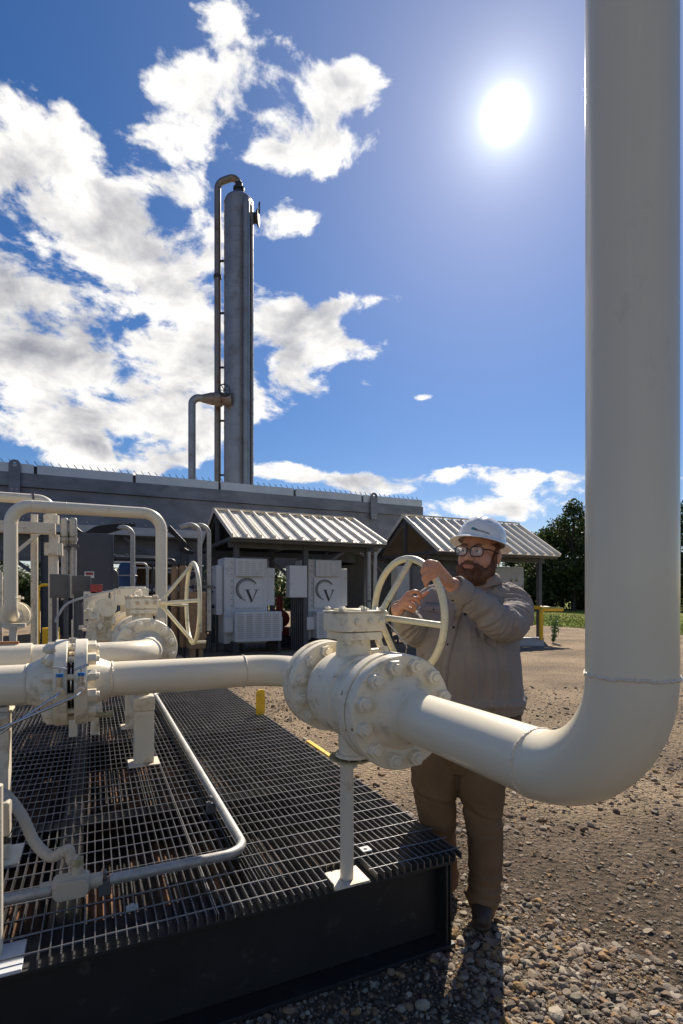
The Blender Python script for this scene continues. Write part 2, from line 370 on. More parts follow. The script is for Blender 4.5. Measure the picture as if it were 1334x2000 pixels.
# bearing bars along y, serrated near the viewer
pitch = .0325; bt_ = .0042; xs = np.arange(GX0, GX1+.001, pitch)
def barstrip(x, y0, y1, teeth):
    if teeth:
        tp = .0115; n = int((y1-y0)/tp)
        ys = []; zs = []
        for i in range(n):
            ys += [y0+i*tp, y0+(i+.45)*tp, y0+(i+.55)*tp]; zs += [GZ, GZ-.0005, GZ-.0042]
        ys.append(y1); zs.append(GZ)
    else: ys = [y0,y1]; zs = [GZ-.001,GZ-.001]
    vs = []
    for y, z in zip(ys,zs):
        vs += [(x-bt_/2,y,z),(x+bt_/2,y,z),(x-bt_/2,y,GZ-.03),(x+bt_/2,y,GZ-.03)]
    fs = []
    for i in range(len(ys)-1):
        a = i*4; b = a+4
        fs += [[a,a+1,b+1,b],[a,b,b+2,a+2],[a+1,a+3,b+3,b+1]]
    fs += [[0,2,3,1],[len(vs)-4,len(vs)-3,len(vs)-1,len(vs)-2]]
    return vs, fs
V_ = []; F_ = []
def addm(vs, fs):
    b = len(V_); V_.extend(vs); F_.extend([[i+b for i in f] for f in fs])
NOTCH = (PX-.085, PX+.085)
for x in xs:
    y0 = GY0
    if NOTCH[0] < x < NOTCH[1]: y0 = 2.03
    if -.40 < x < -.19: y0 = 2.06
    if x > -.75:
        addm(*barstrip(x, y0, 4.6, True)); addm(*barstrip(x, 4.6, GYE, False))
    else: addm(*barstrip(x, y0, GYE, False))
for x in (.389, -.585): addm(*barstrip(x+.0085, GY0+(.0), GYE, False))
for y in np.arange(GY0+.045, GYE, .108):
    mb = MB(); mb.tube([(GX0,y,GZ-.0035),(GX1,y,GZ-.0035)], .0036, 6)
    if y < 2.03:
        mb = MB(); mb.tube([(GX0,y,GZ-.0035),(NOTCH[0]-.01,y,GZ-.0035)], .0036, 6); mb.tube([(NOTCH[1]+.01,y,GZ-.0035),(GX1,y,GZ-.0035)], .0036, 6)
    addm([tuple(v) for v in mb.v], mb.f)
me = bpy.data.meshes.new('grating'); me.from_pydata([(a,b-GY0,c) for a,b,c in V_], [], F_); me.materials.append(gratem)
me.polygons.foreach_set('use_smooth',[False]*len(me.polygons)); go = bpy.data.objects.new('grating', me); COL.objects.link(go); go.parent = sk
m = MB()
for y in (3.05,4.6,6.1,8.0): m.bx(GX0+.1,GX1-.12,y-.06,y+.06,.10,GZ-.034)
for x in (-1.3,-.1,.62): m.bx(x-.05,x+.05,GY0+.1,GYE-.1,.08,GZ-.0345)
m.build('joist', darkbeam, sk)
m = MB(); m.bx(GX0,GX1-.07,GY0+.09,GY0+.10,.02,GZ-.046); m.bx(GX0,GX1-.06,GY0+.006,GY0+.19,GZ-.046,GZ-.032); m.bx(GX0,GX1-.06,GY0-.0,GY0+.19,.0,.018)
for x in (1.395,): m.bx(x-.006,x+.006,GY0+.012,GY0+.089,.018,GZ-.047)
m.build('front_beam', darkbeam, sk, bevel=.002)
m = MB(); m.bx(GX1-.075,GX1-.065,GY0+.02,GYE,.02,GZ-.0325); m.bx(GX1-.16,GX1-.02,GY0+.195,GYE,GZ-.047,GZ-.033); m.bx(GX1-.16,GX1-.02,GY0+.195,GYE,0,.0175); m.build('side_beam', darkbeam, sk, bevel=.002)
m = MB(); m.bx(GX0,GX1-.17,GY0+.2,GYE,.20,.206); 
pan = mat('rusty_skid_floor', (.014,.012,.011), .9, var=.5, vscale=5, bump=.4, bscale=20, dirt=(.24,.115,.055), damt=.38, dscale=4, stretch=(3,.5,1))
m.build('floor_pan', pan, sk)
m = MB(); m.bx(GX1+.001,GX1+.035,3.2,3.86,GZ-.012,GZ+.002); m.build('edge_strip', yellow, sk, bevel=.002)
m = MB(); lug = [(1.44,4.86),(1.44,5.0)]
pts = []
for a in np.linspace(0,PI,12): pts.append((1.445, 4.93+.055*math.cos(a), GZ+.17+.055*math.sin(a)))
pts = [(1.445,4.985,GZ-.02)]+pts+[(1.445,4.875,GZ-.02)]
hole = [(1.445, 4.93+.018*math.cos(a), GZ+.13+.02*math.sin(a)) for a in np.linspace(0,2*PI,14,endpoint=False)]
# lug seen nearly edge-on across x: plate in the x-z plane
def plate_with_hole(m, c, ex, ez, w, h, th, hr, hz, dn):
    c = Vector(c); ex = Vector(ex); ez = Vector(ez); dn = Vector(dn)
    outer = []
    n = 28
    inner = [c+ex*(hr*math.cos(2*PI*k/n))+ez*(hz+hr*math.sin(2*PI*k/n)) for k in range(n)]
    for k in range(n):
        a = 2*PI*k/n; ca, sa = math.cos(a), math.sin(a)
        if sa >= 0: p = c+ex*(w*ca)+ez*(h-w+w*sa)
        else:
            # lower square part
            s_ = 1/max(abs(ca),abs(sa)); p = c+ex*(w*ca*s_)+ez*((h-w)+(h-w)*sa*s_)
        outer.append(p)
    vs = []; 
    for off in (-th/2, th/2):
        vs += [p+dn*off for p in outer]+[p+dn*off for p in inner]
    fs = []
    for k in range(n):
        k2 = (k+1)%n
        fs += [[k,k2,n+k2,n+k],[2*n+k,3*n+k,3*n+k2,2*n+k2],[k,2*n+k,2*n+k2,k2],[n+k,n+k2,3*n+k2,3*n+k]]
    m.add(vs, fs)
m = MB(); plate_with_hole(m, (1.44,4.93,GZ-.02), (.85,.5,0), (0,0,1), .052, .255, .025, .016, .11, (-.5,.85,0)); m.build('lifting_lug', yellow, sk, bevel=.003)
m = MB(); m.box((1.09,2.085,GZ+.001),(.022,.022,.003)); m.cyl((1.09,2.085,GZ+.003),(1.09,2.085,GZ+.009),.008,n=6); m.build('grating_clip', lgrey, sk); m = MB(); p=Wz(258,1775,GZ); m.box((p.x,p.y,GZ+.004),(.020,.012,.005)); m.cyl((p.x,p.y,GZ+.008),(p.x,p.y,GZ+.016),.009,n=6); m.build('grating_clip', lgrey, sk)
# post under near valve
vp = thing('valve_stand', (PX,1.945,GZ-.03), 'slim round cream stand under the near valve on the front edge of the grating', 'support post')
m = MB(); m.cyl((PX,1.945,GZ-.02),(PX,1.945,.85),.0275,n=32); m.build('post', paint_s, vp)
m = MB(); m.lathe((PX,1.925,.846),(0,0,1),[(0,.034),(.012,.034),(.012,.030),(.045,.030)],6); m.build('adjusting_nut', paint_s, vp)
m = MB(); m.lathe((PX,1.905,.888),(0,0,1),[(0,.04),(.0,.088),(.007,.088),(.007,.04)],48); m.build('saddle_disc', ringm, vp)
m = MB(); m.bx(PX-.078,PX+.078,GY0+.004,2.02,GZ-.0318,GZ-.022); m.build('base_plate', paint_s, vp, bevel=.002)
# left edge post
lp = thing('instrument_post', (-.31,2.0,GZ-.03), 'narrow cream post cut by the left frame edge beside the flexible hose', 'support post')
m = MB(); q = Wz(-2,1860,.385); q.y = 2.0
m.cyl((-.292,2.0,GZ-.02),(-.292,2.0,.93),.0245,n=24); m.build('post', paint_s, lp)
m = MB(); m.bx(-.40,-.205,GY0+.004,2.05,GZ-.0318,GZ-.020); m.build('base_plate', cab, lp, bevel=.002)
m = MB(); q = W(-6,1598,1.86); m.box((q.x,q.y,q.z),(.042,.035,.06)); m.build('junction_box', hosem, lp, bevel=.008)
m = MB(); m.box((q.x+.0,q.y+.0,q.z-.072),(.045,.036,.0115)); m.build('box_lid', rubber, lp, bevel=.003)
# posts with beam below second valve
tf = thing('support_frame', (.30,3.8,GZ), 'cream two-post channel frame standing on the grating below the second valve', 'support frame')
for y in (3.8,4.9): m = MB(); m.bx(.235,.36,y-.05,y+.05,GZ+.012,.77); m.build('post', paint_s, tf, bevel=.004)
m = MB(); m.bx(.23,.365,3.745,4.96,.772,.86); m.bx(.255,.34,3.85,4.2,.861,1.03); m.build('cross_beam', paint_s, tf, bevel=.004)
for y in (3.8,4.9): m = MB(); m.bx(.20,.395,y-.09,y+.09,GZ+.001,GZ+.011); m.build('base_plate', paint_s, tf, bevel=.002)
# conduit on grating
cz = GZ+.055
cd = thing('conduit_run', (.3,2.3,GZ), 'grey galvanised conduit bent in a U across the grating to a cast junction body', 'conduit')
pts = [Wz(310,1352,cz), Wz(428,1572,cz), Wz(520,1650,cz) , Wz(200,1722,cz)]
A = Wz(305,1360,cz); B = Wz(418,1562,cz); 
xc = (A.x+B.x)/2+.0
p_corner = Vector((Wz(455,1660,cz).x+.04, Wz(455,1668,cz).y, cz))
C0 = Wz(-40,1768,cz); C1 = Wz(330,1688,cz)
m = MB(); m.tube([A, Wz(482,1662,cz), Wz(215,1717,cz)], .0195, 20, bend=.10, seg=14); m.tube([A+Vector((.0,0,.0)), A+Vector((-.02,.05,.0)), A+Vector((.16,.35,.03))], .018, 14, bend=.03); m.build('conduit', galv, cd)
m = MB(); m.tube([Wz(100,1739,cz), Wz(-60,1772,cz)], .0195, 20); m.build('conduit', galv, cd)
jb = Wz(140,1728,cz); dj = (Wz(215,1717,cz)-Wz(100,1739,cz)).normalized()
m = MB(); m.tube([jb-dj*.06, jb-dj*.05, jb+dj*.05, jb+dj*.06], .034, 20, rfun=lambda s: .036 if s in (0,1) else .043)
m.tube([jb-dj*.10, jb+dj*.105], .0265, 18)
m.cyl(jb+dj*.02, jb+dj*.02+Vector((0,0,.07)), .021, n=18); m.build('junction_body', hosem, cd)
m = MB(); dn = dj.cross(Vector((0,0,1)))
if dn.y > 0: dn = -dn
x_, y_, z_ = dj, Vector((0,0,1)), dn
ov = []
for k in range(24):
    a = 2*PI*k/24; ov.append(jb+dn*.038+x_*(.034*(1 if math.cos(a)>0 else -1)+.026*math.cos(a))+y_*(.034*math.sin(a)))
m.prism(ov, None, dn*.007); m.build('cover_plate', hosem, cd, bevel=.002)
bp = jb+dj*.02+Vector((0,0,.065))
m = MB(); m.cyl(bp, bp+Vector((0,0,.03)), .022, n=6); m.build('brass_connector', ringm, cd)
for (u_,v_) in ((205,1716),(412,1566)):
    q = Wz(u_,v_,cz); m = MB(); m.box((q.x,q.y,cz-.028),(.022,.022,.026)); m.box((q.x,q.y,cz+.018),(.006,.018,.012)); m.build('strut_clamp', greym, cd, bevel=.002)
hs = thing('flexible_hose', tuple(bp), 'beige flexible hose arching from the left edge down to the conduit junction', 'hose')
def spline(pts, n=12):
    pts = [Vector(p) for p in pts]; pts = [pts[0]*2-pts[1]]+pts+[pts[-1]*2-pts[-2]]; out = []
    for i in range(1,len(pts)-2):
        for k in range(n):
            t = k/n; a,b,c,d = pts[i-1:i+3]
            out.append(.5*((2*b)+(c-a)*t+(2*a-5*b+4*c-d)*t*t+(3*b-a-3*c+d)*t**3))
    out.append(pts[-2]); return out
tb = (bp-Vector((0,0,0))); dcam = bp.x*SY+bp.y*CY
hp = [W(-30,1540,dcam+.1), W(10,1552,dcam+.08), W(42,1592,dcam+.05), W(68,1645,dcam+.02), W(98,1673,dcam), W(122,1664,dcam-.005), W(134,1660,dcam), W(140,1680,dcam), bp+Vector((0,0,.02))]
m = MB(); sp_ = spline(hp, 14); m.tube(sp_, .0165, 18, rfun=lambda s: .0195+.0011*math.sin(s*420)); m.build('hose', hosem, hs)
# ------------------------------------------------------------------ second valve line
V2X, V2Y, V2Z = .30, 3.93, 1.20
valve2, WC2, _, _ = make_flange_valve('ball_valve', V2X, V2Y, V2Z, 'second cream valve behind the metering pipe, rust stained gear box and free handwheel', .29, .22, .0145, 0, math.radians(4), 'flanged valves with handwheels', handle=True, stained=True, y0=3.66, y1=4.25)
nut_circle(valve2, V2X, 4.25-.054, V2Z, (0,-1,0))
p2 = thing('second_line_pipe', (V2X,3.3,GZ), 'cream pipe behind the metering pipe turning into the second valve flange', 'pipe')
m = MB(); m.tube([(V2X,3.52,V2Z),(V2X,3.22,V2Z),(-3.0,3.22,V2Z)], PR, 64, bend=.235, seg=18); m.build('pipe_run', paint, p2)
m = MB(); m.lathe((V2X,3.655,V2Z), (0,-1,0), [(0,.06),(0,.12),(.004,FR-.004),(.008,FR),(.050,FR),(.055,FR-.004),(.055,.12),(.10,.09),(.14,PR)], 72, caps=False); m.build('flange', paint_v, p2)
nut_circle(p2, V2X, 3.655-.055, V2Z, (0,-1,0))
weld(p2, (V2X-.32,3.22,V2Z), (1,0,0), th=.005)
m = MB(); m.tube([(-.86,3.22,V2Z),(-.30,3.22,V2Z)], PR*1.12, 48); m.build('repair_sleeve', paint, p2); m = MB(); m.bx(-.80,-.36,3.20,3.225,V2Z+PR*1.08,V2Z+PR*1.12+.012); m.build('rusty_strip', rust, p2)
m = MB(); m.tube([(V2X,4.25,V2Z),(V2X,6.6,V2Z)], PR, 48); m.build('pipe_run', paint, p2)
for (yy_, lb_) in ((4.72,'cream flanged valve directly behind the rust stained one, without a wheel'),(5.75,'farthest cream flanged valve of the second pipe line')):
    iv = thing('line_valve', (V2X,yy_,GZ), lb_, 'valve', 'wheel-less valves of the second line')
    m = MB(); m.lathe((V2X,yy_-.35,V2Z),(0,1,0),[(0,.08),(0,FR),(.05,FR),(.052,.13),(.08,.14),(.12,.165),(.5,.165),(.55,.14),(.57,.13),(.572,FR),(.62,FR),(.62,.08)],48,caps=False); m.cyl((V2X,yy_,V2Z+.1),(V2X,yy_,V2Z+.26),.07,n=28); m.build('valve_body', paint_v, iv)
    m = MB(); m.bx(V2X-.16,V2X+.10,yy_-.11,yy_+.11,V2Z+.262,V2Z+.40); m.bx(V2X-.12,V2X+.08,yy_-.09,yy_+.09,V2Z+.402,V2Z+.415); m.build('gear_housing', paint_v, iv, bevel=.008)
    nut_circle(iv, V2X, yy_-.35, V2Z, (0,-1,0))
    m = MB(); m.lathe((V2X,yy_-.365,V2Z),(0,-1,0),[(0,.08),(0,FR),(.05,FR),(.052,.12),(.12,PR)],40,caps=False); m.build('flange', paint_v, iv)
# cluster of manifold valves behind the second valve
mf = thing('manifold_block', (-.25,4.7,GZ), 'cream cluster of small flanged manifold valves left of the second valve', 'manifold')
for k in range(5):
    y = 4.45+.3*k; q = Wy(203-7*k,1186,y); m = MB()
    for j in range(2):
        m.lathe((q.x+.02,y+.09*j,q.z), (0,1,0), [(0,.03),(0,.072-.008*(j%2)),(.024,.072-.008*(j%2)),(.024,.045),(.10,.045)], 28)
    m.build('flange_stack', paint_v, mf)

for k in range(26):
    q = Wy(random.uniform(172,222), random.uniform(1185,1248), random.uniform(4.4,4.9))
    m = MB(); m.cyl(q, q+Vector((0,-.05,0)), .02, n=6) if k%2 else m.cyl(q, q+Vector((-.05,0,0)), .013, n=10); m.cyl(q+Vector((0,.0,-.03)), q+Vector((0,0,.045)), .011, n=8); m.build('small_valve', paint_v, mf)
for k in range(7):
    q = Wy(200-2*k,1200+8*k,4.7); m = MB(); m.cyl(q+Vector((-.08,0,0)), q+Vector((.09,0,0)), .03, n=16); m.cyl(q+Vector((-.02,-.03,-.03)), q+Vector((-.02,-.03,.05)), .018, n=16); m.build('small_valve', paint_v, mf)
for x in (-.16,.0): m = MB(); m.bx(x-.03,x+.03,4.75,4.81,GZ,1.2); m.build('leg', paint_s, mf)
bxw = thing('panel_box', (-.2,5.6,GZ), 'square cream steel box behind the manifold valves with bolt holes', 'box')
a = Wy(163,1155,5.6); b = Wy(212,1222,5.6)
m = MB(); m.bx(a.x,b.x,5.6,5.72,b.z,a.z); m.build('box_body', paint_s, bxw, bevel=.006)
m = MB(); m.bx(a.x-.04,b.x+.03,5.56,5.75,b.z-.03,b.z-.001); m.bx((a.x+b.x)/2-.05,(a.x+b.x)/2+.05,5.62,5.7,GZ,b.z-.031); m.build('shelf', paint_s, bxw)
m = MB(); q = Wy(188,1151,5.6); m.box((q.x,5.64,q.z),(.055,.04,.045)); rb = m.build('red_switch', red, bxw, bevel=.005)
m = MB(); 
for (u_,v_) in ((170,1211),(170,1163)):
    q = Wy(u_,v_,5.6); m.cyl((q.x,5.598,q.z),(q.x,5.59,q.z),.01,n=12)
m.build('bolt_hole', gasket, bxw)
# loop pipe (goal post shape)
lo = thing('loop_pipe', (.86,8,0), 'tall cream goalpost-shaped pipe loop standing behind the second valve', 'pipe')
LZ = 2.72
m = MB(); m.tube([(-.986,8.15,1.27),(-.986,8.0,1.27),(-.986,8.0,LZ),(.866,8.0,LZ),(.866,8.0,.9)], PR, 48, bend=[.14,.24,.24], seg=16); m.build('pipe_run', paint, lo)
for pz in ((-.986,8,LZ-.24),(.866,8,LZ-.24),(-.986,8,1.52)): weld(lo, pz, (0,0,1), th=.004)
for pz in ((-.746,8,LZ),(-.35,8,LZ),(.626,8,LZ)): weld(lo, pz, (1,0,0), th=.004)
m = MB(); m.lathe((-.986,8.15,1.27),(0,1,0),[(0,.08),(.06,.1),(.09,.12),(.09,.19),(.14,.19),(.15,.19),(.20,.19),(.2,.13),(.45,.14),(.45,.19),(.5,.19)],48)
m.cyl((-.986,8.45,1.27),(-.986,8.45,1.55),.06,n=20); m.cyl((-.986,8.45,1.5),(-.986,8.45,1.53),.10,n=20); m.cyl((-.986,8.45,1.55),(-.986,8.45,1.72),.02,n=12); m.build('end_valve', paint_v, lo)
m = MB(); m.bx(-1.13,-.82,7.93,8.07,1.14,1.185); m.bx(-1.0,-.92,7.96,8.04,.0,1.139); m.build('foot_support', paint_s, lo)
m = MB(); m.bx(.79,.94,7.93,8.07,.0,.9); m.build('foot_support', paint_s, lo)
# beige steel pipe rack at far left
rk = thing('pipe_rack', (-1.0,9.6,0), 'cream steel rack frame with brace behind the loop pipe at far left', 'rack')
def colm(m, u0, u1, y, z0, z1, dd=.14):
    a = Wy(u0,1100,y); b = Wy(u1,1100,y); m.bx(a.x,b.x,y,y+dd,z0,z1)
m = MB(); a = Wy(-80,1028,9.4); b = Wy(108,1028,9.4); zt = Wy(40,1018,9.4).z; zb = Wy(40,1040,9.4).z
m.bx(a.x-1,b.x,9.4,9.56,zb,zt); m.build('beam', paint_s, rk, bevel=.006)
m = MB(); a = Wy(95,1100,9.4); b = Wy(112,1100,9.4); m.cyl(((a.x+b.x)/2,9.5,0),((a.x+b.x)/2,9.5,zb-.25),.072,n=24); m.bx(a.x-.06,b.x+.07,9.38,9.62,zb-.33,zb-.14); m.bx(a.x-.0,b.x+.02,9.44,9.56,zb-.139,zb-.001); m.build('column', paint_s, rk)
m = MB(); a = Wy(64,1100,9.42); m.cyl((a.x,9.66,0),(a.x,9.66,zt+.15),.052,n=20); m.build('column', paint_s, rk)
m = MB(); m.bar(Wy(78,1040,9.45),Wy(12,1095,9.45),.05,.05); m.build('brace', paint_s, rk)
m = MB(); m.bx(Wy(-8,1100,9.3).x-.6,Wy(12,1100,9.3).x-.05,9.3,9.36,.0,1.9); m.build('side_panel', paint_s, rk)
ph = thing('overhead_pipe', (-1.0,10.2,0), 'cream overhead pipe ending in a down elbow above the far left rack', 'pipe')
a = Wy(-100,966,10.2); b = Wy(103,980,10.2)
m = MB(); m.tube([(a.x-1,10.2,Wy(20,972,10.2).z),(b.x-.02,10.2,Wy(20,972,10.2).z),(b.x-.02,10.2,Wy(100,1012,10.2).z)], .085, 32, bend=.2, seg=12); m.build('pipe_run', paint, ph)
m = MB(); q = Wy(100,1010,10.2); m.cyl((b.x-.02,10.2,q.z-.12),(b.x-.02,10.2,q.z+.03),.12,n=24); m.build('flange', paint_v, ph)
m = MB(); m.box((Wy(66,972,10.2).x,10.2,Wy(20,972,10.2).z),(.014,.1,.1)); m.build('pipe_clamp', greym, ph)
# ------------------------------------------------------------------ air cooler structure
CYB = 20.0; cz1 = 5.84; cz0 = 3.95; cx0 = -9.0; cx1 = 13.3
ac = thing('air_cooler', (2,CYB,0), 'long elevated grey steel air cooler box spanning behind the sheds', 'air cooler')
m = MB(); m.bx(cx0,cx1-.1,CYB,CYB+5.5,cz0,cz1-.75); m.build('plenum', cooler, ac)
m = MB(); m.bx(cx0,cx1,CYB-.12,CYB+5.6,cz1-.74,cz1-.30); m.build('side_rail', cooler, ac)
for x in np.arange(cx0+.9, cx1-.3, 2.35): m = MB(); m.bx(x-.03,x+.03,CYB-.008,CYB-.0015,cz0+.002,cz1-.745); m.build('sheet_seam', cooler, ac)
m = MB()
for x in np.arange(cx0+.3, cx1-.3, .47): m.cyl((x,CYB-.003,cz0+.12),(x,CYB-.02,cz0+.12),.022,n=6)
m.build('rivet_row', lgrey, ac)
m = MB(); m.bx(cx0,cx1+.02,CYB-.20,CYB-.121,cz0-.28,cz0-.002) ; m.bx(cx0,cx1,CYB-.119,CYB+5.4,cz0-.28,cz0-.004); m.build('bottom_rail', lgrey, ac)
cuts = [cx0]+[Wy(u,950,CYB).x for u in (-130,70,262,428,574,706)]+[cx1]
for i in range(len(cuts)-1):
    m = MB(); m.bx(cuts[i]+.05,cuts[i+1]-.05,CYB-.10,CYB+5.5,cz1-.298,cz1); m.build('top_fascia', coolertop, ac)
m = MB(); m.bx(cx0,cx1-.05,CYB+.02,CYB+5.4,cz1-.297,cz1-.02); m.build('fascia_backing', darkm, ac)
m = MB(); m.bx(cx0+.1,9.0,CYB+.9,CYB+1.0,2.75,cz0-.285); m.build('skirt_sheet', cooler, ac)
m = MB(); x = cx0
while x < cx1-.1:
    m.bar((x,CYB-.02,cz1),(x-.10,CYB-.02,cz1+.13),.02,.02); x += .235
m.build('fin_bracket', cooler, ac)
for u_ in (28,731):
    q = Wy(u_,930,CYB-.24); zt_ = Wy(u_,897 if u_ == 28 else 962,CYB-.24).z
    m = MB(); plate_with_hole(m, (q.x,CYB-.215,zt_-1.15), (1,0,0), (0,0,1), .16, 1.15, .04, .07, .99, (0,1,0)); m.build('lifting_lug', cooler, ac)
    m = MB()
    for dx in (-.07,.07):
        for dz in (.07,.2): m.cyl((q.x+dx,CYB-.236,zt_-1.15+dz),(q.x+dx,CYB-.25,zt_-1.15+dz),.025,n=10)
    m.build('bolt', lgrey, ac)
for x in (-6,-1.5,3.0,7.6,12.9):
    for y in (CYB+.2,CYB+5.2):
        m = MB(); m.bx(x-.12,x+.12,y-.006,y+.006,0,cz0-.29); m.bx(x-.13,x-.118,y-.12,y+.12,0,cz0-.29); m.bx(x+.118,x+.13,y-.12,y+.12,0,cz0-.29); m.build('column', shedframe, ac)
m = MB()
for x in (-6,-1.5,3.0,7.6): m.bar((x+.2,CYB+.2,2.2),(x+2.2,CYB+.2,cz0-.3),.12,.12); m.bar((x+4.3,CYB+.2,2.2),(x+2.4,CYB+.2,cz0-.3),.12,.12)
m.build('knee_brace', shedframe, ac)
for k in range(3):
    xc_ = 1+4.2*k; m = MB(); m.lathe((xc_,CYB+2.7,cz0-.9),(0,0,1),[(0,1.75),(.6,1.7),(.6,1.5),(0,1.5)],40); m.build('fan_ring', darkm, ac)
# ------------------------------------------------------------------ tower
TT = 32.0; tc_ = W(466.5,1165,TT); TR = 57/2/F*TT
ttop = W(466,400,TT).z
tw = thing('column_tower', (tc_.x,tc_.y,0), 'tall grey clad process column rising above the cooler', 'tower')
m = MB(); prof = [(0,TR)]
zz = 0
while zz < ttop-.9: zz += .9; prof += [(zz-.02,TR),(zz-.02,TR+.012),(zz+.02,TR+.012),(zz+.02,TR)]
for a in np.linspace(0,PI/2,10): prof.append((ttop+TR*.62*math.sin(a), max(.02,TR*math.cos(a))))
m.lathe((tc_.x,tc_.y,0),(0,0,1),prof,48); m.build('shell', towerm, tw)
toff = ttop+TR*.62
m = MB(); m.lathe((tc_.x,tc_.y,toff-.05),(0,0,1),[(0,.42),(.15,.38),(.35,.28),(.36,.34),(.5,.34),(.5,.22),(.8,.22)],24); m.build('top_nozzle', darkm, tw)
rp = W(425,1165,TT); rtop = W(425,357,TT).z
m = MB(); m.tube([(rp.x,rp.y,0),(rp.x,rp.y,rtop),(tc_.x,tc_.y,rtop+.45),(tc_.x,tc_.y,toff+.6)], .195, 24, bend=[.55,.42], seg=12); m.build('overhead_line', towerd, tw)
for v_ in (510,612,718,822,928):
    z_ = W(430,v_,TT).z; m = MB(); m.bar((rp.x,rp.y,z_),(tc_.x-.5*CY,tc_.y+.4*SY,z_),.1,.1); m.build('pipe_bracket', darkm, tw)
z_ = W(425,541,TT).z; m = MB(); m.cyl((rp.x,rp.y,z_-.1),(rp.x,rp.y,z_+.1),.24,n=20); m.build('flange_joint', darkm, tw)
fp = W(481,1165,TT-TR-.05); ft = W(481,388,TT-TR-.05).z
m = MB(); m.tube([(fp.x,fp.y,0),(fp.x,fp.y,ft),(fp.x+.6*SY,fp.y+.6*CY,ft+.05)], .20, 24, bend=.3, seg=10); m.build('downcomer', towerm, tw)
fp = W(491,1165,TT-.55); m = MB(); m.tube([(fp.x,fp.y,0),(fp.x,fp.y,ft-.5)], .10, 16); m.build('downcomer', towerd, tw)
m = MB(); l0 = W(470,1165,TT-TR-.18); l1 = W(476,1165,TT-TR-.10)
for q in (l0,l1): m.cyl((q.x,q.y,0),(q.x,q.y,ttop-1),.025,n=8)
for k in range(78): z_ = .4+k*.3; m.cyl((l0.x,l0.y,z_),(l1.x,l1.y,z_),.014,n=6)
m.build('ladder', towerd, tw)
q = W(503,426,TT); m = MB(); d = Vector((CY,-SY,0)); m.cyl(q-d*.35, q-d*.02, .3, n=20); m.cyl(q-d*.02, q+d*.08, .46, n=24); m.box((q.x+d.x*.1,q.y+d.y*.1,q.z+.62),(.03,.1,.32)); m.build('manway', darkm, tw)
q0 = W(375,1165,TT-1.2); zq = W(375,776,TT-1.2).z; q1 = W(402,776,TT-1.0); q2 = W(440,778,TT-.9)
m = MB(); m.tube([(q0.x,q0.y,0),(q0.x,q0.y,zq),(q1.x,q1.y,zq)], .215, 24, bend=.42, seg=12)
m.build('reboiler_line', towerm, tw)
m = MB(); dd_ = (Vector((q2.x,q2.y,zq))-Vector((q1.x,q1.y,zq))); m.lathe((q1.x,q1.y,zq), dd_, [(-.25,.22),(.35,.36),(.5,.36),(.52,.42),(.9,.44),(.95,.36),(1.5,.36)],24); m.build('control_valve', towerd, tw)
qh = W(438,762,TT-1.35); m = MB(); m.ring(qh,(SY*.5,CY,.2),.32,.035,28,8)
for k in range(3):
    a = PI*k/3; e = Vector((CY,-SY,0))*math.cos(a)+Vector((0,0,1))*math.sin(a); m.cyl(qh-e*.32, qh+e*.32, .025, n=8)
m.build('handwheel', darkm, tw)
